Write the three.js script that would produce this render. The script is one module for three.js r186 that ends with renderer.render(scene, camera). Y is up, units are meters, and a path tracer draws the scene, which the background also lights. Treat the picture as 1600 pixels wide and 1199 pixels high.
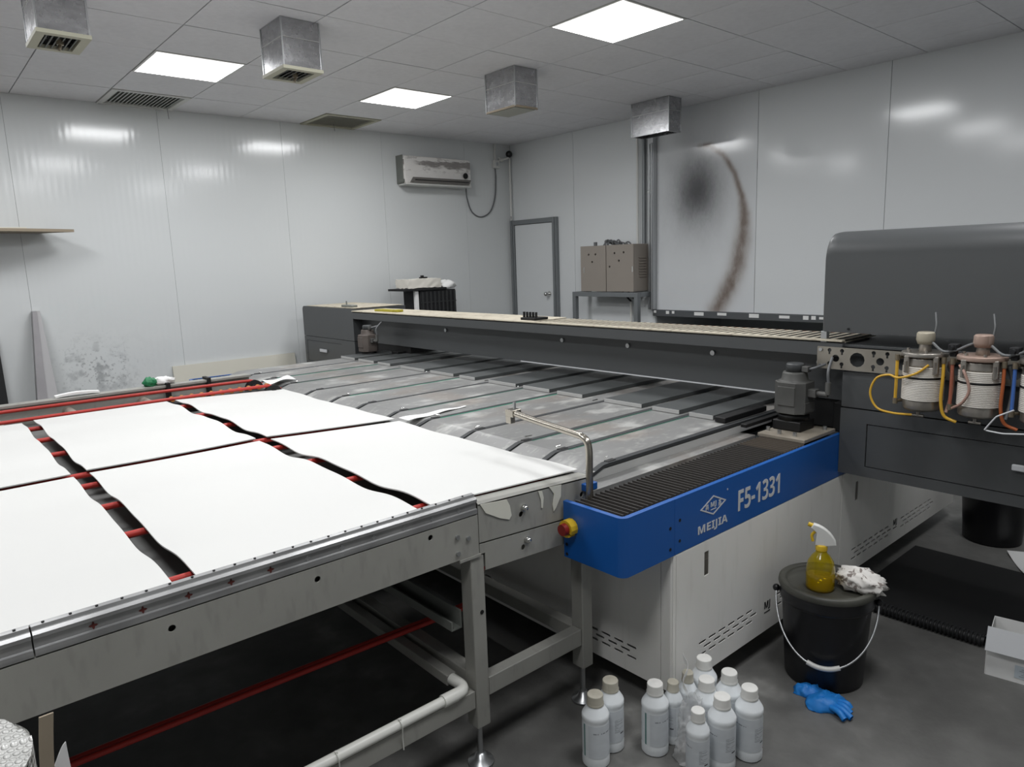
import * as THREE from 'three';
import { RoundedBoxGeometry } from 'three/addons/geometries/RoundedBoxGeometry.js';
import { TextGeometry } from 'three/addons/geometries/TextGeometry.js';
import { FontLoader } from 'three/addons/loaders/FontLoader.js';
import { RectAreaLightUniformsLib } from 'three/addons/lights/RectAreaLightUniformsLib.js';
import { mergeGeometries, mergeVertices, toCreasedNormals } from 'three/addons/utils/BufferGeometryUtils.js';

// ------------------------------------------------------------------ camera, light, exposure
const scene = new THREE.Scene();
scene.background = new THREE.Color(0x0b0c0d);
const camera = new THREE.PerspectiveCamera(56.86, 1600 / 1199, 0.05, 60);
camera.position.set(0, 1.6, 0);
{
  const yaw = 0.7099, pitch = -0.1704, roll = -0.0347;
  const fwd = new THREE.Vector3(Math.sin(yaw) * Math.cos(pitch), Math.sin(pitch), -Math.cos(yaw) * Math.cos(pitch));
  const right = new THREE.Vector3().crossVectors(fwd, new THREE.Vector3(0, 1, 0)).normalize();
  const up = new THREE.Vector3().crossVectors(right, fwd);
  const r2 = right.clone().multiplyScalar(Math.cos(roll)).addScaledVector(up, Math.sin(roll));
  const u2 = up.clone().multiplyScalar(Math.cos(roll)).addScaledVector(right, -Math.sin(roll));
  camera.quaternion.setFromRotationMatrix(new THREE.Matrix4().makeBasis(r2, u2, fwd.clone().negate()));
}
scene.add(camera);
const renderer = new THREE.WebGLRenderer({ antialias: true });
renderer.toneMapping = THREE.LinearToneMapping;
renderer.toneMappingExposure = 1.0;
renderer.shadowMap.enabled = true;
RectAreaLightUniformsLib.init();
const PANEL_NITS = 22.5, PANEL_COLOR = 0xfcfdff;

const CEIL = 3.028, WALL_X = 6.07, WALL_Z = 6.95, TILE = 0.6;
const tileX = u => (u + 2.4973) * TILE, tileZ = v => (v + 4.6226) * TILE;   // ceiling grid lines
const LIGHTS = [[0, 4], [3, 4], [0, 0], [3, 0], [-3, 4], [-3, 0], [-3, -4], [0, -4], [3, -4]];  // panels after the first four are unseen additions lighting the camera-facing sides

// ------------------------------------------------------------------ helpers (x right, y up, Z away from the camera side; three z = -Z)
let seed = 7;
const rnd = () => { seed = (seed * 1664525 + 1013904223) >>> 0; return seed / 4294967296; };
const rr = (a, b) => a + (b - a) * rnd();
const used = {};
function numbered(n) { const k = used[n] = (used[n] ?? -1) + 1; return k ? `${n}_${String(k).padStart(3, '0')}` : n; }
const P = (x, y, Z) => new THREE.Vector3(x, y, -Z);
function clean(g) {
  g = g.index ? g.toNonIndexed() : g;
  for (const k of Object.keys(g.attributes)) if (!['position', 'normal'].includes(k)) g.deleteAttribute(k);
  if (!g.attributes.normal) g.computeVertexNormals();
  g.morphAttributes = {};
  return g;
}
const merge = list => { const a = list.flat(9).map(clean); return a.length === 1 ? a[0] : mergeGeometries(a); };
function metreUV(g) {
  const p = g.attributes.position, n = g.attributes.normal, uv = new Float32Array(p.count * 2);
  for (let i = 0; i < p.count; i += 3) {
    let ax = 0, ay = 0, az = 0;
    for (let j = 0; j < 3; j++) { ax += Math.abs(n.getX(i + j)); ay += Math.abs(n.getY(i + j)); az += Math.abs(n.getZ(i + j)); }
    for (let j = 0; j < 3; j++) {
      const x = p.getX(i + j), y = p.getY(i + j), z = p.getZ(i + j);
      const [u, v] = ax >= ay && ax >= az ? [-z, y] : ay >= az ? [x, -z] : [x, y];
      uv[(i + j) * 2] = u; uv[(i + j) * 2 + 1] = v;
    }
  }
  g.setAttribute('uv', new THREE.BufferAttribute(uv, 2));
  return g;
}
// geometry is given in world coordinates and re-based on its parent
function offsetOf(o) { const v = new THREE.Vector3(); while (o && o !== scene) { v.add(o.position); o = o.parent; } return v; }
function obj(name, geos, mat, parent = scene, local = false) {
  let g = metreUV(merge([geos]));
  if (parent !== scene && !local) { const o = offsetOf(parent); g = g.clone().translate(-o.x, -o.y, -o.z); }
  const m = new THREE.Mesh(g, mat);
  m.name = parent === scene ? numbered(name) : name;
  m.castShadow = m.receiveShadow = true;
  parent.add(m);
  return m;
}
function thing(name, label, category, [x, y, Z] = [0, 0, 0], group, parent = scene) {
  const o = new THREE.Group(); o.name = parent === scene ? numbered(name) : name; o.position.set(x, y, -Z); parent.add(o);
  if (label) o.userData.label = label;
  if (category) o.userData.category = category;
  if (group) o.userData.group = group;
  return o;
}
const tag = (o, label, category, group) => { Object.assign(o.userData, { label, category }); if (group) o.userData.group = group; return o; };
const struct = (name, geos, mat) => { const o = obj(name, geos, mat); o.userData.kind = 'structure'; return o; };
const part = (name, parent) => thing(name, null, null, [0, 0, 0], null, parent);
function box(x0, x1, y0, y1, z0, z1, r = 0) {
  const w = x1 - x0, h = y1 - y0, d = z1 - z0;
  const g = r ? new RoundedBoxGeometry(w, h, d, 2, Math.min(r, w / 2.01, h / 2.01, d / 2.01)) : new THREE.BoxGeometry(w, h, d);
  return clean(g).translate((x0 + x1) / 2, (y0 + y1) / 2, -(z0 + z1) / 2);
}
function rod(a, b, r, seg = 12, r2 = r) {
  const d = b.clone().sub(a), g = new THREE.CylinderGeometry(r2, r, d.length(), seg);
  g.applyQuaternion(new THREE.Quaternion().setFromUnitVectors(new THREE.Vector3(0, 1, 0), d.clone().normalize()));
  g.translate((a.x + b.x) / 2, (a.y + b.y) / 2, (a.z + b.z) / 2);
  return clean(g);
}
const tube = (pts, r, seg = 40, rad = 8, tension = 0.5) => clean(new THREE.TubeGeometry(new THREE.CatmullRomCurve3(pts, false, 'catmullrom', tension), seg, r, rad, false));
const lathe = (prof, x, y, Z, seg = 32) => clean(new THREE.LatheGeometry(prof.map(([r, h]) => new THREE.Vector2(r, h)), seg)).translate(x, y, -Z);
const poly = pts => new THREE.Shape(pts.map(([a, b]) => new THREE.Vector2(a, b)));
function roundRect(x0, x1, y0, y1, r, S = THREE.Shape) {
  const s = new S();
  s.moveTo(x0 + r, y0); s.lineTo(x1 - r, y0); s.absarc(x1 - r, y0 + r, r, -Math.PI / 2, 0); s.lineTo(x1, y1 - r); s.absarc(x1 - r, y1 - r, r, 0, Math.PI / 2);
  s.lineTo(x0 + r, y1); s.absarc(x0 + r, y1 - r, r, Math.PI / 2, Math.PI); s.lineTo(x0, y0 + r); s.absarc(x0 + r, y0 + r, r, Math.PI, 1.5 * Math.PI);
  return s;
}
const disc = (x, y, r) => { const s = new THREE.Path(); s.absarc(x, y, r, 0, Math.PI * 2); return s; };
const ext = (shape, t, o = {}) => clean(new THREE.ExtrudeGeometry(shape, { depth: t, bevelEnabled: false, curveSegments: 6, ...o }));
const faceZ = (shape, Z, t, o) => ext(shape, t, o).translate(0, 0, -Z - t);                 // shape in (x, y), front at Z looking at the camera side
const faceX = (shape, x, t, o) => ext(shape, t, o).rotateY(-Math.PI / 2).translate(x + t, 0, 0); // shape in (-Z, y), front at x looking to -x
const faceY = (shape, y, t, o) => ext(shape, t, o).rotateX(-Math.PI / 2).translate(0, y, 0);  // shape in (x, Z), rising from y
function bend(g, f) { const p = g.attributes.position, v = new THREE.Vector3(); for (let i = 0; i < p.count; i++) { v.fromBufferAttribute(p, i); f(v); p.setXYZ(i, v.x, v.y, v.z); } g.computeVertexNormals(); return g; }

// value noise
const perm = Array.from({ length: 4096 }, rnd);
const hash = (i, j, k = 0) => perm[(((i * 73856093) ^ (j * 19349663) ^ (k * 83492791)) >>> 0) & 4095];
function vn(x, y, per, k = 0) {
  const i = Math.floor(x), j = Math.floor(y), fx = x - i, fy = y - j, w = t => t * t * (3 - 2 * t), m = a => ((a % per) + per) % per;
  const a = hash(m(i), m(j), k), b = hash(m(i + 1), m(j), k), c = hash(m(i), m(j + 1), k), d = hash(m(i + 1), m(j + 1), k);
  return (a + (b - a) * w(fx)) + ((c + (d - c) * w(fx)) - (a + (b - a) * w(fx))) * w(fy);
}
const fbm = (u, v, f, oct = 4, k = 0) => { let s = 0, a = 0.5, t = 0; for (let o = 0; o < oct; o++) { s += a * vn(u * f, v * f, f, k + o); t += a; a *= 0.55; f *= 2; } return s / t; };
function tex(n, fn, { srgb = true, size = 1, sx, sy, ox = 0, oy = 0, h = n, wrap = true } = {}) {   // fn(u, v) -> [r, g, b] 0..1 ; size = metres a repeat
  const d = new Uint8Array(n * h * 4);
  for (let j = 0; j < h; j++) for (let i = 0; i < n; i++) {
    const c = fn(i / n, j / h), k = (j * n + i) * 4, a = Array.isArray(c) ? c : [c, c, c];
    for (let q = 0; q < 3; q++) d[k + q] = Math.max(0, Math.min(255, a[q] * 255)); d[k + 3] = 255;
  }
  const t = new THREE.DataTexture(d, n, h); t.magFilter = THREE.LinearFilter; t.minFilter = THREE.LinearMipmapLinearFilter; t.generateMipmaps = true;
  t.wrapS = t.wrapT = wrap ? THREE.RepeatWrapping : THREE.ClampToEdgeWrapping;
  if (srgb) t.colorSpace = THREE.SRGBColorSpace;
  t.repeat.set(1 / (sx ?? size), 1 / (sy ?? size)); t.offset.set(-ox / (sx ?? size), -oy / (sy ?? size)); t.needsUpdate = true;
  return t;
}
const S = (a, b, x) => { const t = Math.max(0, Math.min(1, (x - a) / (b - a))); return t * t * (3 - 2 * t); };
const mixc = (a, b, t) => a.map((v, i) => v + (b[i] - v) * t);
const std = (color, rough = 0.6, o = {}) => new THREE.MeshStandardMaterial({ color, roughness: rough, ...o });
const phys = (color, rough, o) => new THREE.MeshPhysicalMaterial({ color, roughness: rough, ...o });

// ------------------------------------------------------------------ materials
const grime = (base, amp, f, k) => tex(256, (u, v) => { const n = fbm(u, v, f, 5, k) - 0.5; return base.map(c => c + n * amp); }, { size: 1 });
const ribBump = tex(64, u => 0.5 + 0.5 * Math.cos(u * Math.PI * 2), { srgb: false, size: 0.052, h: 4 });
const M = {};
M.wall = std(0xd9dcdc, 0.13, { bumpMap: ribBump, bumpScale: 0.0002 });
M.wallPlain = std(0xe2e5e6, 0.13);
M.wallBack = std(0xd9dcdc, 0.13, { bumpMap: ribBump, bumpScale: 0.0002 });
M.joint = std(0xa9acad, 0.6);
M.ceilTile = std(0xffffff, 0.75, {
  map: tex(256, (u, v) => { const n = fbm(u, v, 6, 4, 3) - 0.5, s = fbm(u, v, 64, 2, 9) - 0.5; return [0.90, 0.90, 0.912].map(c => c + n * 0.03 + s * 0.03); }, { size: 1.7 }),
  bumpMap: tex(128, (u, v) => ((Math.floor(u * 32) + Math.floor(v * 32)) % 2 ? 0.6 : 0.3) + 0.3 * fbm(u, v, 32, 2, 5), { srgb: false, size: 0.6 }), bumpScale: 0.0008 });
M.ceilJoint = std(0x3c3e40, 0.8);
M.floor = std(0xffffff, 0.62, {
  map: tex(1024, (u, v) => {
    const a = fbm(u, v, 5, 6, 11) - 0.5, b = fbm(u, v, 40, 4, 21) - 0.5, sc = Math.pow(fbm(u, v, 12, 5, 31), 5) * 2.2;
    const base = 0.385 + a * 0.13 + b * 0.07 + sc * 0.24; return [base, base * 0.995, base * 0.97];
  }, { size: 3 }),
  bumpMap: tex(256, (u, v) => fbm(u, v, 48, 3, 2), { srgb: false, size: 0.5 }), bumpScale: 0.001 });
const galvMap = tex(256, (u, v) => { const a = fbm(u, v, 8, 4, 41), b = fbm(u * 0.3 + 0.1, v, 30, 3, 44); const c = 0.68 + (a - 0.5) * 0.12 + (b - 0.5) * 0.08; return [c, c, c * 1.01]; }, { size: 0.4 });
const galvRough = tex(256, (u, v) => { const c = 0.22 + 0.22 * fbm(u, v, 8, 3, 47); return [c, c, c]; }, { srgb: false, size: 0.3 });
M.galv = std(0xffffff, 0.8, { map: galvMap, roughnessMap: galvRough, metalness: 0.85 });
M.cream = std(0xb9b7a4, 0.6);
M.steel = std(0xb9bbbc, 0.32, { metalness: 0.9 });
M.chrome = std(0xd6d6d4, 0.16, { metalness: 1 });
M.tubeSteel = std(0xb3ada2, 0.25, { metalness: 0.95 });
M.rail = std(0xffffff, 0.38, { metalness: 0.6, map: tex(256, (u, v) => { const c = 0.62 + (fbm(u, v, 10, 4, 51) - 0.5) * 0.16 + (vn(u * 2, v * 120, 512, 52) - 0.5) * 0.08; return [c, c, c]; }, { size: 0.8 }) });
M.frame = std(0xffffff, 0.5, { metalness: 0.12, map: tex(256, (u, v) => {
  const a = fbm(u, v, 6, 5, 61) - 0.5, d = S(0.62, 0.8, fbm(u * 4 % 1, v, 12, 4, 63)); const c = 0.61 + a * 0.07 - d * 0.03; return [c, c * 0.995, c * 0.955]; }, { size: 1.1 }) });
M.dark = std(0x101112, 0.7);
M.black = std(0x0a0a0b, 0.55);
M.rubber = std(0x17181a, 0.75);
M.hole = std(0x060606, 0.9);
M.redBelt = std(0xb8332a, 0.45);

M.slotRed = std(0x55201a, 0.6);
M.orange = std(0xb5702a, 0.5);
M.tray = std(0x6e6e6c, 0.6);
M.roller = std(0xffffff, 0.55, { metalness: 0.35, map: grime([0.66, 0.62, 0.58], 0.18, 8, 66) });
M.sheet = std(0xdadad7, 0.55);
M.paper = std(0xeeeeec, 0.7);
M.blue = phys(0x1157a4, 0.38, { clearcoat: 0.25, clearcoatRoughness: 0.35 });
M.silver = std(0xd2d4d6, 0.45);
M.whitePaint = std(0xffffff, 0.42, { map: tex(512, (u, v) => {
  const a = fbm(u, v, 4, 5, 71) - 0.5, st = S(0.6, 0.85, fbm((u * 8) % 1, v, 10, 4, 73)); return mixc([0.95, 0.945, 0.925], [0.78, 0.76, 0.72], Math.max(0, a * 0.6) + st * 0.12); }, { size: 2.3 }) });

M.bed = std(0xffffff, 0.42, { metalness: 0.2, map: tex(512, (u, v) => {
  const a = fbm(u, v, 6, 5, 81) - 0.5, w = S(0.53, 0.76, fbm(u, v, 11, 5, 83)), b = S(0.56, 0.8, fbm(u, v, 5, 4, 85)), sp = S(0.66, 0.8, fbm(u, v, 60, 3, 87));
  let c = mixc([0.53, 0.53, 0.525], [0.76, 0.76, 0.745], w * 0.8); c = mixc(c, [0.54, 0.49, 0.45], b * 0.45); c = mixc(c, [0.70, 0.70, 0.68], sp * 0.45); return c.map(x => x + a * 0.10); }, { sx: 1.9, sy: 1.1 }) });
M.bedEdge = std(0x6f7173, 0.5, { metalness: 0.2 });
M.slab = std(0x4d5050, 0.5, { metalness: 0.15 });
M.slabEdge = std(0xb4b4b2, 0.5);
M.belt = std(0x303234, 0.6);
M.green = std(0x129a7a, 0.35);
M.greenDim = std(0x2c6a58, 0.45);
M.gantry = std(0x4c4e4f, 0.4);




M.dust = std(0xffffff, 0.85, { map: tex(256, (u, v) => { const a = fbm(u, v, 6, 5, 91) - 0.5, s = S(0.6, 0.8, fbm(u, v, 18, 4, 93)); return mixc([0.74, 0.71, 0.64], [0.55, 0.50, 0.44], s * 0.7).map(c => c + a * 0.12); }, { size: 0.9 }) });
M.rust = std(0xffffff, 0.8, { map: tex(256, (u, v) => { const a = fbm(u, v, 8, 5, 95); return mixc([0.30, 0.20, 0.14], [0.56, 0.42, 0.32], a); }, { size: 0.5 }) });
M.fold = std(0x33302d, 0.55);
M.foldDust = std(0x4a4239, 0.65);
M.plateDirty = std(0xffffff, 0.6, { map: grime([0.56, 0.53, 0.48], 0.25, 8, 231) });
M.capBrown = std(0xffffff, 0.5, { metalness: 0.3, map: grime([0.66, 0.57, 0.52], 0.25, 8, 233) });
M.capBeige = std(0xffffff, 0.5, { metalness: 0.3, map: grime([0.70, 0.67, 0.60], 0.2, 8, 235) });
M.motor = std(0xffffff, 0.55, { metalness: 0.2, map: grime([0.36, 0.36, 0.35], 0.14, 8, 97) });
M.motorRust = std(0xffffff, 0.6, { metalness: 0.2, map: grime([0.37, 0.34, 0.32], 0.16, 8, 98) });
M.beigePaint = std(0x9b938a, 0.5);
M.slateMetal = std(0x747772, 0.55);
M.bracket = std(0x85898b, 0.45, { metalness: 0.35 });
M.doorLeaf = std(0xdcdfe0, 0.35);
M.plastic = std(0xd9d9d5, 0.35);
M.cable = std(0x6c6e70, 0.5);
M.camBlack = std(0x0d0d0e, 0.3);
M.cardboard = std(0x968a78, 0.85);
M.towel = std(0xe6e2d8, 0.9);
M.wood = std(0xd8d5c8, 0.75);
M.pvc = std(0xe3e3dc, 0.35);
M.bucket = std(0x131317, 0.33);
M.bucketLid = std(0xffffff, 0.5, { map: grime([0.27, 0.27, 0.245], 0.16, 10, 99) });
M.glove = std(0x1f82d6, 0.5);
M.bottle = std(0xf1f5f7, 0.38);
M.cap = std(0xecebe6, 0.45);
M.capDirty = std(0xffffff, 0.6, { map: grime([0.78, 0.76, 0.70], 0.3, 12, 103) });
M.film = phys(0xffffff, 0.3, { transmission: 0.7, thickness: 0, ior: 1.45 });
M.yellowFluid = phys(0xf0de20, 0.1, { transmission: 0.85, thickness: 0 });
M.amber = phys(0xd2c01e, 0.1, { transmission: 0.7, thickness: 0 });
M.yellow = std(0xd8b32a, 0.4);
M.redButton = std(0x84201a, 0.4);
M.tankRib = std(0xd4cfc6, 0.55);
M.tankMetal = std(0xffffff, 0.35, { metalness: 0.8, map: grime([0.62, 0.60, 0.57], 0.25, 8, 105) });
M.brass = std(0x8d8270, 0.4, { metalness: 0.7 });
M.hoseYellow = std(0xd2a535, 0.4);
M.hoseBrown = std(0x9a5a45, 0.5);
M.hoseOrange = std(0xa8592f, 0.45);
M.hoseBlue = std(0x4068ad, 0.4);
M.hoseGrey = std(0x6d6f70, 0.5);
M.hosePink = std(0xa8877a, 0.45);
M.bubble = phys(0xf0f0ec, 0.22, { transmission: 0.35, thickness: 0, bumpScale: 0.004, bumpMap: tex(128, (u, v) => { const r = Math.floor(v * 4), x = (u * 4 + (r % 2) * 0.5) % 1 - 0.5, y = (v * 4) % 1 - 0.5; return Math.sqrt(Math.max(0, 1 - (x * x + y * y) / 0.2)); }, { srgb: false, size: 0.05 }) });
M.tapeMat = std(0xd9d8cc, 0.6);
M.rag = std(0xffffff, 0.9, { map: tex(128, (u, v) => { const s = S(0.62, 0.7, fbm(u, v, 10, 4, 111)); return mixc([0.86, 0.85, 0.83], [0.42, 0.38, 0.36], s * 0.8); }, { size: 0.16 }) });
M.greenBag = std(0x1f7a4d, 0.5);
M.leanGrey = std(0xffffff, 0.5, { map: grime([0.62, 0.61, 0.62], 0.12, 4, 113) });
M.yellowTool = std(0xa59a2a, 0.5);

// ------------------------------------------------------------------ the room
const X0 = tileX(-8), Z0 = tileZ(-9);
struct('floor', box(X0 - 0.15, WALL_X + 0.15, -0.1, 0, Z0 - 0.15, WALL_Z + 0.15), M.floor);

const louvreVents = [[0, 6], [3, 6]];
const ceiling = struct('ceiling', box(X0 - 0.15, WALL_X + 0.15, CEIL + 0.016, CEIL + 0.12, Z0 - 0.15, WALL_Z + 0.15), M.ceilJoint);
{
  const shared = {};
  const skip = (u, v) => [...LIGHTS, ...louvreVents].some(([a, b]) => a === u && b === v);
  for (let u = -8; u <= 7; u++) for (let v = -9; v <= 6; v++) {
    if (skip(u, v)) continue;
    const xa = tileX(u) + 0.0035, xb = Math.min(tileX(u + 1), WALL_X) - 0.0035, za = tileZ(v) + 0.0035, zb = Math.min(tileZ(v + 1), WALL_Z) - 0.0035;
    const key = `${u === 7}${v === 6}`;
    shared[key] ??= metreUV(clean(new THREE.BoxGeometry(xb - xa, 0.014, zb - za)));
    const t = new THREE.Mesh(shared[key], M.ceilTile); t.name = 'ceiling_tile';
    t.position.set((xa + xb) / 2, CEIL + 0.007 + rr(-0.0007, 0.0007), -(za + zb) / 2); t.rotation.set(rr(-0.002, 0.002), 0, rr(-0.002, 0.002));
    t.castShadow = t.receiveShadow = true; ceiling.add(t);
  }
}
// stain print on one right-hand wall panel: soot blown on by the fan and a brown rubbed arc
const stainMap = (() => {
  const w = 1.13, h = 2.0, z0 = 3.55, y0 = 1.05;
  const arc = [[4.16, 2.63], [4.05, 2.62], [3.9, 2.52], [3.78, 2.34], [3.70, 2.12], [3.67, 1.95], [3.685, 1.72], [3.73, 1.5], [3.80, 1.32], [3.88, 1.18], [3.96, 1.06]];
  const dist = (Z, Y) => { let b = 9, s = 0; for (let i = 0; i < arc.length - 1; i++) { const [ax, ay] = arc[i], [bx, by] = arc[i + 1], dx = bx - ax, dy = by - ay; let t = ((Z - ax) * dx + (Y - ay) * dy) / (dx * dx + dy * dy); t = Math.max(0, Math.min(1, t)); const d = Math.hypot(Z - ax - t * dx, Y - ay - t * dy); if (d < b) { b = d; s = (i + t) / (arc.length - 1); } } return [b, s]; };
  return tex(512, (u, v) => {
    const Z = z0 + u * w, Y = y0 + v * h, n = fbm(u, v, 24, 5, 121), n2 = fbm(u, v, 90, 3, 125), n3 = fbm(u, v, 6, 4, 127);
    let c = [0.875, 0.886, 0.893];
    const d = Math.hypot((Z - 4.19) / 0.21, (Y - 2.22) / 0.26) + (n - 0.5) * 0.22 + (n2 - 0.5) * 0.16;
    c = mixc(c, [0.17, 0.17, 0.175], 0.88 * Math.exp(-d * d * 1.15)); c = mixc(c, [0.45, 0.45, 0.46], 0.35 * Math.exp(-d * d * 0.22) * (0.6 + 0.8 * n3));
    const [ad, as] = dist(Z, Y), wd = 0.026 + 0.055 * S(0.3, 0.7, as);
    const k = Math.exp(-Math.pow(ad / wd, 2)) * (0.45 + 0.75 * n) * (as < 0.03 ? 0.5 : 1);
    c = mixc(c, [0.42, 0.36, 0.32], Math.min(0.8, k * 0.85));
    return c;
  }, { sx: w, sy: h, ox: z0, oy: y0, h: 1024 });
})();
M.wallStain = std(0xffffff, 0.13, { map: stainMap });
const scuffMap = (() => {
  const w = 1.127, h = 3.1, x0 = 0.84, y0 = 0;
  return tex(512, (u, v) => {
    const X = x0 + u * w, Y = y0 + v * h, n = fbm(u, v * 2.75, 16, 5, 131), n2 = fbm(u, v * 2.75, 60, 4, 133);
    let c = [0.851, 0.863, 0.863];
    const d = Math.exp(-Math.pow((X - 1.25) / 0.26, 2) - Math.pow((Y - 0.78) / 0.22, 2));
    c = mixc(c, [0.40, 0.41, 0.42], Math.min(0.42, 0.7 * d * (S(0.48, 0.75, n) * 0.55 + S(0.6, 0.75, n2) * 0.6)));
    return c;
  }, { sx: w, sy: h, ox: x0, oy: y0, h: 1024 });
})();
M.wallScuff = std(0xffffff, 0.13, { map: scuffMap, bumpMap: ribBump, bumpScale: 0.0002 });

const WH = CEIL + 0.014;
const wb = struct('wall_back', box(X0 - 0.15, WALL_X + 0.15, 0, WH, WALL_Z + 0.006, WALL_Z + 0.15), M.joint);
{
  const cuts = [X0]; for (let x = 0.84 - 1.127 * 3; x < WALL_X - 0.3; x += 1.127) cuts.push(x); cuts.push(WALL_X);
  for (let i = 0; i < cuts.length - 1; i++) obj('wall_panel', box(cuts[i] + 0.0012, cuts[i + 1] - 0.0012, 0, WH, WALL_Z, WALL_Z + 0.006), Math.abs(cuts[i] - 0.84) < 0.01 ? M.wallScuff : M.wallBack, wb);
}
const OPEN = { z0: 2.43, z1: 4.68, y0: 0.62, y1: 0.985 };
const wr = struct('wall_right', [box(WALL_X + 0.006, WALL_X + 0.15, 0, WH, Z0 - 0.15, OPEN.z0), box(WALL_X + 0.006, WALL_X + 0.15, 0, WH, OPEN.z1, WALL_Z),
  box(WALL_X + 0.006, WALL_X + 0.15, 0, OPEN.y0, OPEN.z0, OPEN.z1), box(WALL_X + 0.006, WALL_X + 0.15, OPEN.y1, WH, OPEN.z0, OPEN.z1)], M.joint);
{
  const cuts = [Z0, -1.0, 0.17, 1.3, 2.427, 3.55, 4.69, 5.857, WALL_Z];
  for (let i = 0; i < cuts.length - 1; i++) {
    const a = cuts[i] + 0.0025, b = cuts[i + 1] - 0.0025, mid = (a + b) / 2, x = WALL_X;
    if (mid > OPEN.z0 && mid < OPEN.z1) {
      obj('wall_panel', box(x, x + 0.006, OPEN.y1, WH, a, b), i === 5 ? M.wallStain : M.wallPlain, wr);
      obj('wall_panel', box(x, x + 0.006, 0, OPEN.y0, a, b), M.wallPlain, wr);
    } else if (b > 6.9) { // door opening is a framed leaf set on this panel
      obj('wall_panel', box(x, x + 0.006, 0, WH, a, b), M.wallPlain, wr);
    } else obj('wall_panel', box(x, x + 0.006, 0, WH, a, b), M.wallPlain, wr);
  }
  obj('opening_liner', [box(WALL_X + 0.15, WALL_X + 1.2, OPEN.y0 - 0.05, OPEN.y0, OPEN.z0, OPEN.z1), box(WALL_X + 0.15, WALL_X + 1.2, OPEN.y1, OPEN.y1 + 0.05, OPEN.z0, OPEN.z1),
    box(WALL_X + 0.15, WALL_X + 1.2, OPEN.y0, OPEN.y1, OPEN.z0 - 0.05, OPEN.z0), box(WALL_X + 0.15, WALL_X + 1.2, OPEN.y0, OPEN.y1, OPEN.z1, OPEN.z1 + 0.05), box(WALL_X + 1.2, WALL_X + 1.25, OPEN.y0 - 0.05, OPEN.y1 + 0.05, OPEN.z0 - 0.05, OPEN.z1 + 0.05)], M.joint, wr);
}
struct('wall_left', box(X0 - 0.15, X0, 0, WH, Z0 - 0.15, WALL_Z), M.wall);
struct('wall_front', box(X0, WALL_X, 0, WH, Z0 - 0.15, Z0), M.wall);

// door on the right wall by the far corner
{
  const d = thing('door_1', null, null, [WALL_X, 0, 6.53]); d.userData.kind = 'structure';
  obj('door_leaf', box(WALL_X - 0.03, WALL_X - 0.002, 0.01, 2.045, 6.19, 6.87, 0.004), M.doorLeaf, d);
  for (const [a, b] of [[6.115, 6.185], [6.875, 6.94]]) {
    obj('door_jamb', [box(WALL_X - 0.05, WALL_X - 0.001, 0, 2.105, a, b, 0.004), box(WALL_X - 0.062, WALL_X - 0.05, 0, 2.105, a + 0.022, b - 0.022, 0.003)], M.bracket, d);
  }
  obj('door_head', box(WALL_X - 0.05, WALL_X - 0.001, 2.05, 2.105, 6.187, 6.873, 0.004), M.bracket, d);
  const k = obj('door_knob', [rod(P(WALL_X - 0.03, 1.197, 6.27), P(WALL_X - 0.075, 1.197, 6.27), 0.013), clean(new THREE.SphereGeometry(0.028, 16, 10)).translate(WALL_X - 0.09, 1.197, -6.27), rod(P(WALL_X - 0.03, 1.197, 6.27), P(WALL_X - 0.037, 1.197, 6.27), 0.033, 20)], M.chrome, d);
}
// steel sill bar with white stickers above the opening
{
  const t = thing('trim_1', null, null, [WALL_X, 0.975, 3.5]); t.userData.kind = 'structure';
  obj('sill_bar', [box(WALL_X - 0.05, WALL_X - 0.001, 0.985, 1.05, 2.40, 4.69, 0.003)], std(0x5e6163, 0.5, { metalness: 0.3 }), t);
  for (const [z, w] of [[4.66, 0.03], [4.50, 0.04], [4.43, 0.03], [4.12, 0.11], [3.86, 0.10], [3.52, 0.10], [3.22, 0.10], [3.02, 0.05], [2.95, 0.04], [2.88, 0.04], [2.80, 0.05]]) obj('sticker', box(WALL_X - 0.0515, WALL_X - 0.05, 1.012 + rr(-0.006, 0.006), 1.04 + rr(-0.004, 0.004), z - w / 2, z + w / 2), M.paper, t);
}

// ------------------------------------------------------------------ ceiling lights
LIGHTS.forEach(([u, v], i) => {
  const lab = ['bright square ceiling panel light at upper left, beside the louvred vent', 'bright square ceiling panel light farthest off, between second and third hanging ducts', 'unseen ceiling panel light overhead, all but the first of these added as fill light', 'largest bright square ceiling panel light at top, right of centre'][i] ?? 'unseen ceiling panel light overhead, all but the first of these added as fill light';
  const cx = tileX(u + 0.5), cz = tileZ(v + 0.5);
  const t = thing('ceiling_light', lab, 'ceiling light', [cx, CEIL - 0.002, cz], 'square ceiling panel lights');
  const h = 0.297, k = 0.283;
  obj('light_frame', [box(cx - h, cx + h, CEIL - 0.004, CEIL + 0.014, cz - h, cz - k), box(cx - h, cx + h, CEIL - 0.004, CEIL + 0.014, cz + k, cz + h), box(cx - h, cx - k, CEIL - 0.004, CEIL + 0.014, cz - k, cz + k), box(cx + k, cx + h, CEIL - 0.004, CEIL + 0.014, cz - k, cz + k)], M.plastic, t);
  obj('diffuser', box(cx - k, cx + k, CEIL + 0.002, CEIL + 0.012, cz - k, cz + k), std(0xffffff, 0.5, { emissive: 0xfffdf6, emissiveIntensity: 1.2 }), t);
  const L = new THREE.RectAreaLight(PANEL_COLOR, PANEL_NITS, k * 2, k * 2);
  L.position.set(cx, CEIL - 0.0005, -cz); L.lookAt(cx, 0, -cz); scene.add(L);
});

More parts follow.
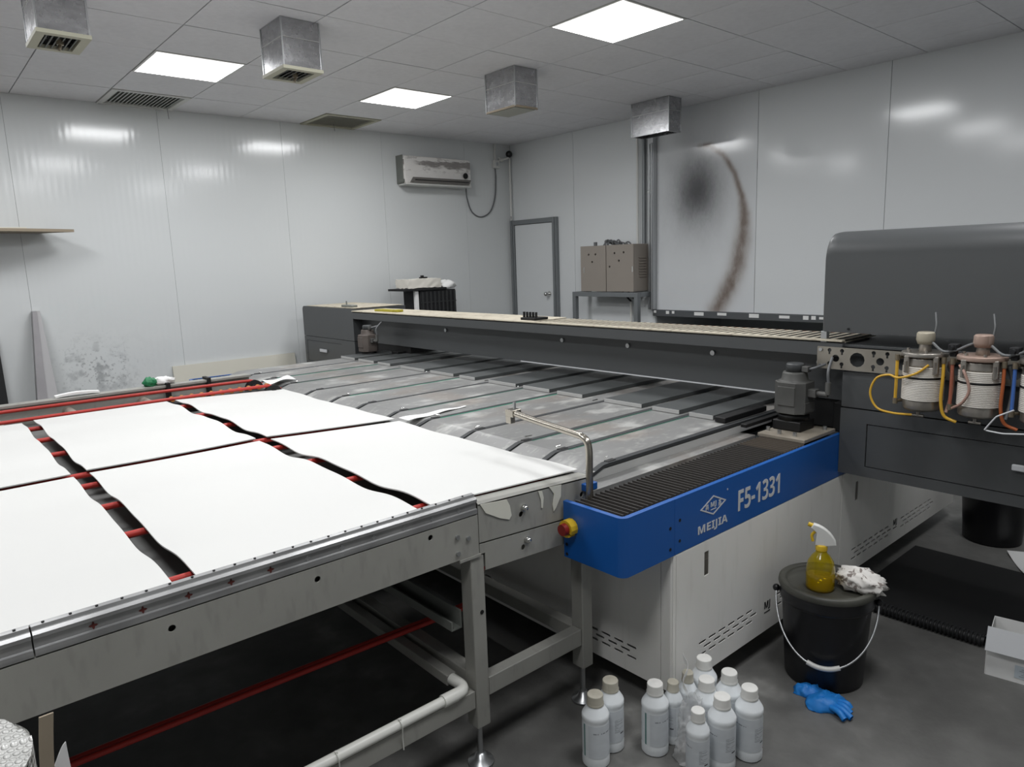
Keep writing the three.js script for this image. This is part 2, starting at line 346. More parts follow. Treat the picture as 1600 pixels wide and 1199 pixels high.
// ceiling vents
louvreVents.forEach(([u, v], i) => {
  const xa = tileX(u), xb = tileX(u + 1), za = tileZ(v), zb = WALL_Z;
  const t = thing('ceiling_vent', ['dark louvred ceiling vent at the back wall below the upper left light', 'dusty pale ceiling vent at the back wall, left of the air conditioner'][i], 'ceiling vent', [(xa + xb) / 2, CEIL - 0.004, (za + zb) / 2]);
  const f = 0.045, y0 = CEIL - 0.008, y1 = CEIL + 0.014;
  obj('vent_frame', [box(xa + 0.004, xb - 0.004, y0, y1, za + 0.004, za + f), box(xa + 0.004, xb - 0.004, y0, y1, zb - f, zb - 0.002), box(xa + 0.004, xa + f, y0, y1, za + f, zb - f), box(xb - f, xb - 0.004, y0, y1, za + f, zb - f)], i ? M.cream : M.plastic, t);
  obj('vent_back', box(xa + f, xb - f, y1 - 0.002, y1 + 0.002, za + f, zb - f), i ? M.beigePaint : M.slateMetal, t);
  const n = 17, sm = i ? std(0xa5a498, 0.7) : std(0xc3c8c4, 0.6);
  for (let k = 0; k < n; k++) {
    const x = xa + f + (xb - xa - 2 * f) * (k + 0.5) / n;
    const g = clean(new THREE.BoxGeometry(i ? 0.026 : 0.021, 0.002, zb - za - 2 * f)).rotateZ(i ? 0.25 : 0.45).translate(x, CEIL + 0.003, -(za + zb) / 2);
    obj('slat', g, sm, t);
  }
  const hx = i ? 3.59 : 2.02, hz = i ? 6.80 : 6.83;
  obj('hanging_cord', tube([P(hx, CEIL, hz), P(hx + 0.005, CEIL - 0.03, hz), P(hx + 0.01, CEIL - (i ? 0.07 : 0.10), hz)], 0.0025, 8, 5), M.cable, t);
});

// hanging sheet-metal ducts
const ductSpecs = [
  [0.683, 0.90, 4.12, 4.42, 2.745, 'leftmost hanging sheet-metal duct with a cream grille, cut by the frame top', 0],
  [1.885, 2.12, 4.11, 4.40, 2.752, 'hanging sheet-metal duct with knobbed grille, right of the upper left light', 0],
  [3.685, 3.91, 4.14, 4.48, 2.732, 'hanging sheet-metal duct with a pale flat underside near the ceiling centre', 1],
  [5.52, 5.70, 4.12, 4.55, 2.722, 'hanging sheet-metal duct above the wall-mounted control cabinet', 2]];
for (const [xa, xb, za, zb, yb, lab, kind] of ductSpecs) {
  const cx = (xa + xb) / 2, cz = (za + zb) / 2;
  const t = thing('exhaust_duct', lab, 'duct', [cx, yb, cz], 'exhaust ducts hanging from the ceiling');
  obj('duct_body', [box(xa, xb, yb + 0.012, CEIL - 0.002, za, za + 0.002), box(xa, xb, yb + 0.012, CEIL - 0.002, zb - 0.002, zb), box(xa, xa + 0.002, yb + 0.012, CEIL - 0.002, za + 0.002, zb - 0.002), box(xb - 0.002, xb, yb + 0.012, CEIL - 0.002, za + 0.002, zb - 0.002)], M.galv, t);
  const ym = yb + (CEIL - yb) * 0.6;
  obj('seam_strip', [box(xa - 0.003, xb + 0.003, ym, ym + 0.006, za - 0.003, zb + 0.003)], M.chrome, t);
  for (const [x, z] of [[xa, za], [xb, za], [xa, zb]]) obj('corner_strip', box(x - 0.004, x + 0.004, yb + 0.01, CEIL - 0.003, z - 0.004, z + 0.004), M.steel, t);
  if (kind === 0) {
    const o = 0.008, f = 0.032;
    obj('grille_frame', [box(xa - o, xb + o, yb - 0.006, yb + 0.012, za - o, za + f), box(xa - o, xb + o, yb - 0.006, yb + 0.012, zb - f, zb + o), box(xa - o, xa + f, yb - 0.006, yb + 0.012, za + f, zb - f), box(xb - f, xb + o, yb - 0.006, yb + 0.012, za + f, zb - f)], M.cream, t);

    for (let k = 0; k < 6; k++) { const x = xa + f + (xb - xa - 2 * f) * (k + 0.5) / 6; obj('grille_slat', clean(new THREE.BoxGeometry(0.012, 0.003, zb - za - 2 * f)).rotateZ(0.7).translate(x, yb - 0.001, -cz), M.slateMetal, t); }
    obj('damper_knob', [rod(P(cx, yb + 0.005, cz - 0.03), P(cx, yb - 0.02, cz - 0.03), 0.016, 14), rod(P(cx, yb - 0.02, cz - 0.03), P(cx - 0.01, yb - 0.045, cz - 0.035), 0.008, 10)], M.brass, t);
  } else if (kind === 1) {
    obj('bottom_filter', box(xa + 0.012, xb - 0.012, yb, yb + 0.012, za + 0.015, zb - 0.015, 0.003), std(0xa7a8a0, 0.7), t);
    obj('bottom_flange', [box(xa - 0.003, xb + 0.003, yb + 0.004, yb + 0.018, za - 0.003, za + 0.012), box(xa - 0.003, xa + 0.012, yb + 0.004, yb + 0.018, za + 0.012, zb)], M.brass, t);
  } else obj('bottom_flange', [box(xa - 0.002, xb + 0.002, yb, yb + 0.012, za - 0.002, za + 0.018), box(xa - 0.002, xb + 0.002, yb, yb + 0.012, zb - 0.018, zb + 0.002), box(xa - 0.002, xa + 0.018, yb, yb + 0.012, za + 0.018, zb - 0.018), box(xb - 0.018, xb + 0.002, yb, yb + 0.012, za + 0.018, zb - 0.018)], M.galv, t);
}

// ------------------------------------------------------------------ back wall: air conditioner, junction box, camera
{
  const t = thing('air_conditioner', 'white wall air conditioner with grey dust smears and a round black badge', 'air conditioner', [4.86, 2.47, WALL_Z - 0.1]);
  const dirt = tex(256, (u, v) => {
    const e = v + (fbm(u, v, 9, 5, 141) - 0.5) * 0.3, d = S(0.60, 0.74, e) * (1 - S(0.86, 0.93, e)) * S(0.1, 0.3, u) * (0.4 + fbm(u, v, 22, 4, 143)), n = fbm(u, v, 7, 4, 145) - 0.5, d2 = S(0.60, 0.7, fbm(u, v, 14, 4, 149)) * S(0.35, 0.6, v) * 0.5;
    return mixc([0.90, 0.89, 0.875], [0.46, 0.44, 0.43], Math.min(0.75, d * 0.85 + d2 * 0.6)).map(c => c + n * 0.05);
  }, { sx: 0.93, sy: 0.30, ox: 4.40, oy: 2.48 });
  const body = roundRect(4.40, 5.32, 2.485, 2.785, 0.03);
  obj('body', faceZ(body, 6.82, 0.108, { bevelEnabled: true, bevelSize: 0.012, bevelThickness: 0.02, bevelSegments: 3, bevelOffset: -0.012 }), std(0xffffff, 0.3, { map: dirt }), t);
  obj('outlet_louvre', [faceZ(poly([[4.50, 2.555], [5.30, 2.555], [5.27, 2.50], [4.46, 2.50]]), 6.775, 0.012)], std(0x6d6a66, 0.5), t);
  obj('outlet_slat', [box(4.52, 5.26, 2.523, 2.53, 6.768, 6.776)], M.dark, t);
  obj('bottom_flap', box(4.40, 5.30, 2.472, 2.486, 6.77, 6.93, 0.004), M.plastic, t);
  obj('badge', rod(P(5.225, 2.60, 6.785), P(5.225, 2.60, 6.776), 0.033, 24), M.camBlack, t);
  obj('side_bracket', [box(4.392, 4.402, 2.49, 2.79, 6.82, 6.948), box(4.386, 4.40, 2.50, 2.53, 6.80, 6.9)], M.slateMetal, t);
}
tag(obj('power_cable', tube([P(5.285, 2.464, 6.86), P(5.34, 2.36, 6.92), P(5.42, 2.21, 6.94), P(5.55, 2.15, 6.94), P(5.70, 2.21, 6.94), P(5.79, 2.38, 6.94), P(5.815, 2.6, 6.94), P(5.812, 2.74, 6.94)], 0.008, 60, 8), M.cable), 'grey cable looping from the air conditioner up to the junction box', 'cable');
{
  const t = thing('junction_box', 'small white junction box and conduit beside the security camera', 'junction box', [5.815, 2.74, WALL_Z - 0.02]);
  obj('box_body', box(5.775, 5.855, 2.735, 2.835, 6.90, 6.948, 0.008), M.plastic, t);
  obj('conduit', rod(P(5.812, 2.835, 6.935), P(5.812, CEIL - 0.004, 6.935), 0.012), M.plastic, t);
  obj('switch_face', box(5.80, 5.83, 2.765, 2.805, 6.894, 6.901, 0.002), M.steel, t);
}
{
  const t = thing('security_camera', 'small black security camera on a white arm in the far corner', 'camera', [5.97, 2.86, WALL_Z - 0.04]);
  obj('wall_plate', box(5.87, 5.93, 2.82, 2.87, 6.92, 6.948, 0.005), M.plastic, t);
  obj('arm', tube([P(5.90, 2.845, 6.93), P(5.93, 2.85, 6.88), P(5.97, 2.87, 6.86)], 0.012, 12, 8), M.plastic, t);
  obj('camera_head', [clean(new THREE.SphereGeometry(0.042, 20, 14)).translate(5.975, 2.905, -6.86)], M.camBlack, t);
}
{
  const t = thing('corner_conduit', 'thin vertical pipe in the far corner above the door frame', 'pipe', [6.02, 2.1, 6.90]);
  obj('pipe', rod(P(6.02, 2.11, 6.905), P(6.02, 2.86, 6.905), 0.012), M.plastic, t);
  obj('end_fitting', [rod(P(6.02, 2.11, 6.905), P(6.02, 2.17, 6.905), 0.022, 12, 0.01)], M.chrome, t);
}

// ------------------------------------------------------------------ right wall: control cabinet, bracket, posts
{
  const x0 = 5.81, za = 4.775, zb = 5.52, ya = 1.248, yb = 1.737;
  const t = thing('control_cabinet', 'beige two-door electrical cabinet with a grey louvred side on the right wall', 'control cabinet', [5.94, ya, 5.15]);
  obj('body', box(x0 + 0.018, WALL_X - 0.02, ya, yb, za, zb, 0.004), M.beigePaint, t);
  for (const [a, b, hs, latch] of [[5.153, zb, [[5.40, 1.645], [5.30, 1.645], [5.35, 1.565]], 5.47], [za, 5.143, [[5.03, 1.65], [4.905, 1.655], [4.97, 1.57], [5.10, 1.51]], null]]) {
    const s = roundRect(-b, -a, ya, yb, 0.004);
    for (const [z, y] of hs) s.holes.push(disc(-z, y, 0.012));
    const dr = obj('cabinet_door', faceX(s, x0, 0.016), M.beigePaint, t);
    for (const [z, y] of hs) obj('button_hole', rod(P(x0 + 0.012, y, z), P(x0 + 0.017, y, z), 0.012, 10), M.hole, dr);
    obj('hinge', box(x0 - 0.003, x0 + 0.004, 1.45, 1.51, (latch ?? za + 0.012) - 0.006, (latch ?? za + 0.012) + 0.006), M.chrome, dr);
  }
  for (let k = 0; k < 8; k++) obj('side_louvre', clean(new THREE.BoxGeometry(0.11, 0.004, 0.014)).rotateX(0.6).translate(5.95, 1.40 + k * 0.028, -(za - 0.005)), M.beigePaint, t);
  const c = [];
  for (let k = 0; k < 9; k++) { const z = 5.0 + rnd() * 0.28, h = rr(0.02, 0.06); c.push(tube([P(5.86 + rr(0, 0.1), yb, z), P(5.88 + rr(0, 0.1), yb + h, z - rr(-0.05, 0.06)), P(5.9 + rr(0, 0.1), yb + 0.004, z - rr(0.03, 0.12))], 0.008, 12, 6)); }
  c.push(rod(P(5.88, yb, 5.36), P(5.88, yb + 0.04, 5.36), 0.02, 10));
  obj('cable_clutter', c, M.cable, t);
}
{
  const t = thing('wall_bracket_frame', 'grey square-tube frame under the beige electrical cabinet', 'bracket', [5.95, 0, 5.2]);
  for (const z of [5.60, 4.715]) obj('post', box(5.80, 5.85, 0, 1.19, z, z + 0.05, 0.003), M.bracket, t);
  obj('top_bar', box(5.80, 5.85, 1.19, 1.24, 4.715, 5.65, 0.003), M.bracket, t);
  for (const z of [5.60, 4.715]) obj('arm', box(5.852, WALL_X - 0.002, 1.19, 1.24, z, z + 0.05, 0.003), M.bracket, t);
  obj('cross_bar', box(5.852, WALL_X - 0.02, 1.19, 1.24, 5.1, 5.14, 0.003), M.bracket, t);
}
{
  const t = thing('cabinet_cables', 'two white cable conduits hanging below the beige electrical cabinet', 'conduit', [6.0, 0.0, 4.9]);
  for (const z of [4.99, 4.91]) { obj('conduit', rod(P(6.03, 0.0, z), P(6.03, 1.13, z), 0.013, 10), M.plastic, t); obj('cable_end', tube([P(6.03, 1.13, z), P(6.0, 1.17, z + 0.02), P(5.95, 1.24, z + 0.05)], 0.010, 10, 6), M.black, t); }
}
{
  const t = thing('steel_post', 'tall ribbed steel channel post between the electrical cabinet and stained panel', 'post', [6.03, 1.05, 4.70]);
  obj('channel', [box(6.0, WALL_X - 0.001, 1.052, CEIL - 0.004, 4.672, 4.70, 0.004), box(5.985, 6.0, 1.052, 2.735, 4.678, 4.69, 0.003), box(6.02, WALL_X - 0.001, 1.052, 2.9, 4.702, 4.758, 0.004), box(6.005, 6.02, 1.052, 2.73, 4.72, 4.735, 0.003)], M.steel, t);
  obj('joint_screw', [rod(P(6.02, 2.25, 4.745), P(6.012, 2.25, 4.745), 0.008, 8), rod(P(6.02, 2.25, 4.715), P(6.012, 2.25, 4.715), 0.008, 8)], M.chrome, t);
}
for (const [z, r, lab] of [[4.90, 0.013, 'thin white conduit rising from the electrical cabinet to the ceiling'], [4.815, 0.022, 'grey conduit next to the ribbed steel post above the electrical cabinet']])
  tag(obj('wall_conduit', rod(P(6.035, 1.74, z), P(6.035, CEIL - 0.004, z), r, 14), r > 0.02 ? M.bracket : M.plastic), lab, 'conduit');

// ------------------------------------------------------------------ far corner: bin, board, towels
{
  const t = thing('storage_bin', 'tall black ribbed plastic bin in the far corner below the towels', 'bin', [4.49, 0, 6.55]);
  obj('bin_body', box(4.26, 4.73, 0, 1.325, 6.41, 6.75, 0.01), M.rubber, t);
  const ribM = std(0x2a2b2c, 0.6);
  for (let k = 0; k < 9; k++) obj('rib', box(4.275 + k * 0.053, 4.297 + k * 0.053, 0.02, 1.31, 6.398, 6.41, 0.003), ribM, t);
  for (let k = 0; k < 9; k++) obj('band', box(4.262, 4.728, 0.15 + k * 0.13, 0.162 + k * 0.13, 6.402, 6.41), ribM, t);
}
tag(obj('shelf_board', box(4.07, 4.60, 1.327, 1.35, 6.395, 6.75, 0.003), M.rubber), 'dark thin board lying over the black ribbed bin', 'board');
tag(obj('support_post', box(4.205, 4.245, 0, 1.325, 6.42, 6.46, 0.003), M.paper), 'white upright strip left of the black ribbed bin', 'post');
{
  const g = bend(mergeVertices(clean(new THREE.BoxGeometry(0.42, 0.095, 0.26, 14, 4, 8))), v => { const n = fbm(v.x * 2 + 0.5, v.z * 2 + v.y * 3 + 0.5, 16, 3, 151) - 0.5; v.y += n * 0.02; v.x += n * 0.015; v.z += n * 0.02; });
  tag(obj('towel_stack', clean(g).translate(4.345, 1.402, -6.56), M.towel), 'folded cream cloth stack on the dark board in the far corner', 'cloth');
  const g2 = bend(mergeVertices(clean(new THREE.SphereGeometry(0.09, 20, 14))), v => { const n = fbm(v.x * 3 + 0.5, v.z * 3 + v.y * 2 + 0.5, 16, 4, 153); v.multiplyScalar(0.6 + n * 0.8); v.y = Math.max(v.y * 0.6, -0.035); v.x *= 1.15; });
  tag(obj('crumpled_cloth', clean(g2).translate(4.675, 1.368, -6.5), M.paper), 'crumpled white cloth hanging over the top right edge of the black bin', 'cloth');
  tag(obj('tape_holder', [box(4.36, 4.44, 1.452, 1.468, 6.52, 6.57, 0.004), box(4.37, 4.40, 1.468, 1.485, 6.53, 6.56, 0.004)], M.black), 'small black object on top of the folded cream cloth', 'tool');
}

// ------------------------------------------------------------------ along the back wall on the left
tag(obj('leaning_plank', clean(new THREE.BoxGeometry(1.18, 0.76, 0.018)).rotateX(-0.07).translate(2.44, 0.377, -(WALL_Z - 0.045)), M.wood), 'pale wooden board standing on edge against the back wall', 'board');
{
  const t = thing('leaning_profile', 'tall grey tapered profile leaning on the back wall at left', 'panel', [0.87, 0, 6.7]);
  const q = (top, bot) => { const g = clean(new THREE.BoxGeometry(1, 1, 1)); return bend(g, v => { const a = v.y > 0, s = a ? top : bot; v.x = v.x > 0 ? s[1] : s[0]; v.z = v.z > 0 ? -s[2] : -s[3]; v.y = a ? 1.335 : 0; }); };
  obj('face', q([0.832, 0.862, 6.86, 6.94], [0.70, 0.80, 6.60, 6.70]), M.leanGrey, t);
  obj('side', q([0.8625, 0.885, 6.87, 6.945], [0.8005, 0.93, 6.62, 6.72]), std(0xb3b2b3, 0.5), t);
}
tag(obj('leaning_board', clean(new THREE.BoxGeometry(0.5, 1.22, 0.03)).rotateX(-0.12).translate(0.33, 0.607, -(WALL_Z - 0.10)), M.rubber), 'black panel leaning on the back wall at the left frame edge', 'panel');
{
  const s = poly([[-0.6, 6.945], [-0.6, 6.52], [0.72, 6.60], [0.95, 6.66], [1.18, 6.74], [0.98, 6.945]]);
  const g = ext(s, 0.022, { steps: 1 }).rotateX(-Math.PI / 2).translate(0, 1.956, 0);
  const t = thing('wall_shelf', 'ragged brown board shelf sticking out from the back wall at left', 'shelf', [0.4, 1.95, 6.75]);
  obj('shelf_board', g, M.cardboard, t);
  for (let k = 0; k < 7; k++) obj('torn_layer', box(-0.1 + k * 0.13, 0.08 + k * 0.13, 1.9785, 1.983 + rr(0, 0.010), 6.62 + k * 0.018, 6.8, 0.001), M.wood, t);
}

// ------------------------------------------------------------------ the feeding conveyor
const CZ = 1.63, FZ = 4.63;
const conv = thing('feed_conveyor', 'grey steel feed conveyor table with red round belts and white sheets on it', 'conveyor', [0, 0, 3.1]);
{
  const L = -2.6, R = 1.245;
  // near side beam with two fixing holes and flange
  const s = poly([[L, 0.735], [R, 0.725], [R, 0.848], [L, 0.848]]);
  for (const x of [-0.9, -0.27, 0.371, 0.722, 1.072]) s.holes.push(disc(x, x > 1 ? 0.825 : 0.815, 0.0085));
  obj('side_beam', [faceZ(s, CZ, 0.004), box(L, R, 0.842, 0.848, CZ + 0.004, CZ + 0.045), box(L, R, 0.736, 0.740, CZ + 0.004, CZ + 0.045), box(L, R, 0.740, 0.842, CZ + 0.041, CZ + 0.045), box(1.17, R + 0.005, 0.716, 0.724, CZ - 0.004, CZ + 0.05)], M.frame, conv);

  // aluminium rail on top, profiled, in two lengths
  for (const [a, b] of [[L, 0.115], [0.118, R]]) {
    const pr = poly([[0, 0.852], [0, 0.866], [0.006, 0.868], [0.006, 0.886], [0, 0.889], [0, 0.897], [0.006, 0.903], [0.012, 0.903], [0.014, 0.91], [0.026, 0.912], [0.032, 0.905], [0.032, 0.85]]);
    const g = ext(pr, b - a).rotateY(Math.PI / 2).translate(a, 0, -CZ);   // shape x -> -z
    const rl = obj('guide_rail', g, M.rail, conv);
    const star = new THREE.Shape(); for (let k = 0; k < 16; k++) { const an = k / 16 * Math.PI * 2, rr_ = k % 4 === 0 ? 0.009 : k % 4 === 2 ? 0.0035 : 0.006; star[k ? 'lineTo' : 'moveTo'](Math.cos(an) * rr_, Math.sin(an) * rr_); }
    for (let x = -0.255; x < R; x += 0.0957) if (x > a + 0.01 && x < b - 0.02) obj('cross_slot', ext(star, 0.0012).translate(x, 0.877, -CZ - 0.0062), x > 0.65 ? M.steel : M.slotRed, rl);
    for (let x = -0.2; x < R; x += 0.0485) if (x > a + 0.01 && x < b - 0.02) obj('rail_screw', rod(P(x, 0.9105, CZ + 0.020), P(x, 0.913, CZ + 0.020), 0.0032, 6), M.dark, rl);
  }
  for (const [x, y] of [[1.165, 0.80], [1.205, 0.785], [1.165, 0.748]]) obj('rivet', rod(P(x, y, CZ), P(x, y, CZ - 0.006), 0.007, 10), M.steel, conv);
  // legs, feet, stretchers
  const leg = (x, z, top, foot) => {
    const g = part('leg', conv);
    obj('leg_tube', box(x, x + 0.052, 0.14, top, z, z + 0.055, 0.004), M.frame, g);
    obj('leg_bolt', [rod(P(x + 0.026, 0.145, z + 0.028), P(x + 0.026, 0.03, z + 0.028), 0.009, 10)], M.steel, g);
    obj('foot', lathe([[0, 0.036], [0.016, 0.034], [0.022, 0.018], [0.042, 0.008], [0.044, 0], [0, 0]], x + 0.026, 0, z + 0.028, 24), M.steel, g);
    return g;
  };
  const l1 = leg(1.212, CZ + 0.002, 0.716); obj('leg_hole', rod(P(1.247, 0.53, CZ + 0.004), P(1.247, 0.53, CZ + 0.0005), 0.007, 10), M.hole, l1);
  leg(1.695, CZ + 0.002, 0.70); leg(-2.3, CZ + 0.002, 0.733); leg(-2.3, FZ - 0.02, 0.75); leg(1.212, FZ - 0.02, 0.75); leg(1.695, FZ - 0.02, 0.70);
  obj('stretcher', box(-2.248, 1.210, 0.215, 0.275, CZ + 0.006, CZ + 0.05, 0.003), M.frame, conv);
  obj('stretcher', box(1.266, 1.693, 0.235, 0.297, CZ + 0.006, CZ + 0.05, 0.003), M.frame, conv);
  obj('stretcher', box(-2.248, 1.210, 0.215, 0.275, FZ - 0.015, FZ + 0.03, 0.003), M.frame, conv);
  for (const [x, y] of [[1.215, 0.27], [1.70, 0.235], [-2.29, 0.22]]) obj('cross_bar', box(x, x + 0.045, y, y + 0.05, CZ + 0.058, FZ - 0.022, 0.003), M.frame, conv);
  obj('cable_trough', [box(1.17, 1.21, 0.47, 0.475, CZ + 0.06, FZ - 0.03), box(1.205, 1.21, 0.475, 0.53, CZ + 0.06, FZ - 0.03), box(1.17, 1.175, 0.475, 0.50, CZ + 0.06, FZ - 0.03)], M.slateMetal, conv);
  // PVC drain pipe tied to the near stretcher
  obj('drain_pipe', [rod(P(-2.2, 0.292, CZ + 0.012), P(1.12, 0.292, CZ + 0.012), 0.0155, 16)], M.pvc, conv);
  obj('pipe_elbow', [rod(P(1.09, 0.292, CZ + 0.012), P(1.14, 0.292, CZ + 0.012), 0.0195, 16), tube([P(1.13, 0.292, CZ + 0.012), P(1.165, 0.292, CZ + 0.016), P(1.182, 0.292, CZ + 0.04), P(1.182, 0.292, CZ + 0.09)], 0.0185, 14, 12)], M.pvc, conv);
  obj('cross_bar', box(1.164, 1.20, 0.272, 0.308, CZ + 0.092, FZ - 0.03, 0.003), M.frame, conv);
  for (const x of [0.935, 0.735, 0.3]) obj('zip_tie', [tube([P(x, 0.309, CZ + 0.012), P(x, 0.298, CZ - 0.006), P(x + 0.004, 0.25, CZ + 0.002), P(x + 0.006, 0.212, CZ + 0.004)], 0.0022, 16, 5), box(x - 0.003, x + 0.003, 0.306, 0.312, CZ + 0.003, CZ + 0.012)], M.pvc, conv);
  // far side beam, tray, cross tubes, belts
  obj('far_beam', [box(L, 1.70, 0.74, 0.93, FZ, FZ + 0.05, 0.004), box(L, 1.7, 0.915, 0.93, FZ - 0.03, FZ, 0.002)], M.frame, conv);
  for (const x of [1.18, 1.42]) obj('far_clip', box(x, x + 0.022, 0.80, 0.945, FZ - 0.045, FZ + 0.055, 0.002), M.black, conv);
  obj('tray', box(L, 1.62, 0.800, 0.806, CZ + 0.05, FZ - 0.002), M.tray, conv);
  for (const x of [-2.0, -1.6, -1.2, -0.8, -0.4, -0.02, 0.315, 0.66, 1.045]) obj('cross_tube', rod(P(x, 0.850, CZ + 0.05), P(x, 0.850, FZ), 0.028, 14), M.roller, conv);
  for (const z of [1.73, 2.14, 2.46, 2.76, 2.93, 3.37, 3.72, 4.04]) obj('belt', tube([P(L, 0.883, z), P(-1, 0.883, z), P(0.6, 0.883, z), P(1.2, 0.881, z), P(1.60, 0.853, z), P(1.66, 0.835, z), P(1.672, 0.815, z), P(1.64, 0.795, z)], 0.011, 60, 8), M.redBelt, conv);
  for (const [za, zb] of [[4.57, 4.51], [4.225, 4.21]]) obj('belt', tube([P(L, 0.90, za), P(0.3, 0.905, za - 0.01), P(1.5, 0.905, zb), P(1.68, 0.90, zb), P(1.725, 0.88, zb), P(1.735, 0.85, zb), P(1.70, 0.82, zb)], 0.0095, 60, 8, 0.4), M.redBelt, conv);
  for (const z of [4.51, 4.21]) obj('pulley', [rod(P(1.68, 0.848, z - 0.012), P(1.68, 0.848, z - 0.004), 0.058, 24), rod(P(1.68, 0.848, z + 0.004), P(1.68, 0.848, z + 0.012), 0.058, 24), rod(P(1.68, 0.848, z - 0.03), P(1.68, 0.848, z + 0.03), 0.03, 16)], M.rubber, conv);
  for (let k = 0; k < 11; k++) obj('chain_roller', rod(P(1.13 + k * 0.056, 0.888, 4.30), P(1.13 + k * 0.056, 0.888, 4.33), 0.0145, 14), M.orange, conv);
  obj('chain_bar', box(1.05, 1.70, 0.83, 0.868, 4.28, 4.35, 0.004), M.rubber, conv);
  obj('chain_bar', box(1.05, 1.66, 0.83, 0.872, 4.135, 4.15, 0.003), M.tray, conv);
  // return belts under the table
  for (const z of [1.985, 2.005]) obj('return_belt', tube([P(L, 0.40, z), P(-0.5, 0.385, z), P(0.6, 0.365, z), P(1.40, 0.345, z), P(1.46, 0.36, z), P(1.62, 0.62, z), P(1.66, 0.74, z)], 0.009, 60, 8, 0.2), M.redBelt, conv);
  // outfeed section: folded cover and lower beam, sloping a little down to the printer
  const up = poly([[1.248, 0.757], [1.735, 0.728], [1.735, 0.856], [1.248, 0.879]]); for (const [x, y] of [[1.42, 0.803], [1.70, 0.80]]) up.holes.push(disc(x, y, 0.0095));
  obj('outfeed_cover', [faceZ(up, CZ, 0.004), bend(clean(new THREE.BoxGeometry(1, 1, 1)), v => { const r = v.x > 0, y = r ? 0.862 : 0.887; v.x = r ? 1.735 : 1.248; v.z = v.z > 0 ? -(CZ + 0.008) : -(CZ + 0.05); v.y = y + (v.y > 0 ? 0 : -0.004); }),
    bend(clean(new THREE.BoxGeometry(1, 1, 1)), v => { const r = v.x > 0, o = v.z > 0; v.x = r ? 1.735 : 1.248; v.y = (r ? 0.862 : 0.887) + (o ? -0.008 : 0) + (v.y > 0 ? 0 : -0.004); v.z = o ? -CZ : -(CZ + 0.008); })], M.frame, conv);
  const lo = poly([[1.268, 0.663], [1.735, 0.640], [1.735, 0.722], [1.248, 0.752], [1.248, 0.72], [1.268, 0.72]]); for (const [x, y] of [[1.425, 0.690], [1.62, 0.682]]) lo.holes.push(disc(x, y, 0.0095));
  obj('outfeed_beam', [faceZ(lo, CZ, 0.004), box(1.27, 1.735, 0.66, 0.75, CZ + 0.03, CZ + 0.05)], M.frame, conv);
  obj('cover_back', box(1.26, 1.725, 0.745, 0.845, CZ + 0.044, CZ + 0.048), M.frame, conv);
  for (const [x, y] of [[1.43, 0.823], [1.44, 0.712], [1.635, 0.708]]) obj('cap_nut', [rod(P(x, y, CZ), P(x, y, CZ - 0.008), 0.012, 6), clean(new THREE.SphereGeometry(0.010, 14, 10)).translate(x, y, -CZ + 0.010)], M.chrome, conv);
  for (const pts of [[[1.255, 0.878], [1.36, 0.868], [1.372, 0.845], [1.378, 0.812], [1.368, 0.80], [1.33, 0.815], [1.275, 0.846]], [[1.495, 0.862], [1.512, 0.858], [1.518, 0.835], [1.513, 0.800], [1.507, 0.802], [1.506, 0.83]], [[1.545, 0.863], [1.60, 0.859], [1.597, 0.82], [1.573, 0.785], [1.562, 0.775], [1.558, 0.80], [1.566, 0.835]]])
    obj('tape_scrap', faceZ(poly(pts), CZ - 0.003, 0.002), M.tapeMat, conv);
  obj('far_outfeed_beam', box(1.70, 1.735, 0.66, 0.86, CZ + 0.06, FZ, 0.003), M.frame, conv);
}

// white sheets lying on the belts
const topY = x => x < 1.1 ? 0.897 : 0.897 - (x - 1.1) / 0.64 * 0.034;
function sheet(lab, xa, xb, za, zb, skew = 0) {
  const nx = 14, nz = 40, w = xb - xa, d = zb - za;
  const g = bend(mergeVertices(clean(new THREE.BoxGeometry(w, 0.004, d, nx, 1, nz))), v => {
    const x = v.x + (xa + xb) / 2, Z = -v.z + (za + zb) / 2;
    const e = 0.35 + 0.65 * Math.pow(Math.abs(v.x / w * 2), 2);
    const wav = (1 - 0.7 * S(1.35, 1.6, x)) * e * (0.0062 * Math.sin(Z * 11.3 + 0.6) + 0.003 * Math.sin(Z * 21 + 1.1)) + 0.002 * Math.sin(Z * 5 + x * 3), ex = 0;
    v.y += topY(x) + 0.005 + wav; v.x = x + ex; v.z = -(Z + (x - (xa + xb) / 2) * skew);
  });
  return tag(obj('white_sheet', clean(mergeVertices(g)), M.sheet), lab, 'sheet', 'white board sheets on the conveyor');
}
sheet('white sheet at the far left edge, rear row', -0.26, 0.392, 2.885, 4.145);
sheet('white sheet in the middle of the rear row', 0.445, 1.068, 2.905, 4.19);
sheet('white sheet in the rear row nearest the printer bed', 1.116, 1.745, 2.905, 4.20);
sheet('white sheet at the near left edge along the guide rail', -0.26, 0.392, 1.668, 2.835);
sheet('large white sheet in the middle of the near row along the guide rail', 0.445, 1.062, 1.668, 2.852);
sheet('white sheet in the near row reaching the taped outfeed cover', 1.11, 1.735, 1.68, 2.850);
tag(obj('paper_scrap', bend(mergeVertices(clean(new THREE.BoxGeometry(0.40, 0.002, 0.09, 20, 1, 6))), v => { const t = v.x / 0.4 + 0.5; v.z *= 1 - t * 0.85; v.z -= t * 0.03; v.y += 0.003 * Math.sin(v.x * 30) + 0.005; }).translate(1.98, 0.861, -2.885), M.paper), 'long white paper strip lying on the printer bed front edge', 'paper');
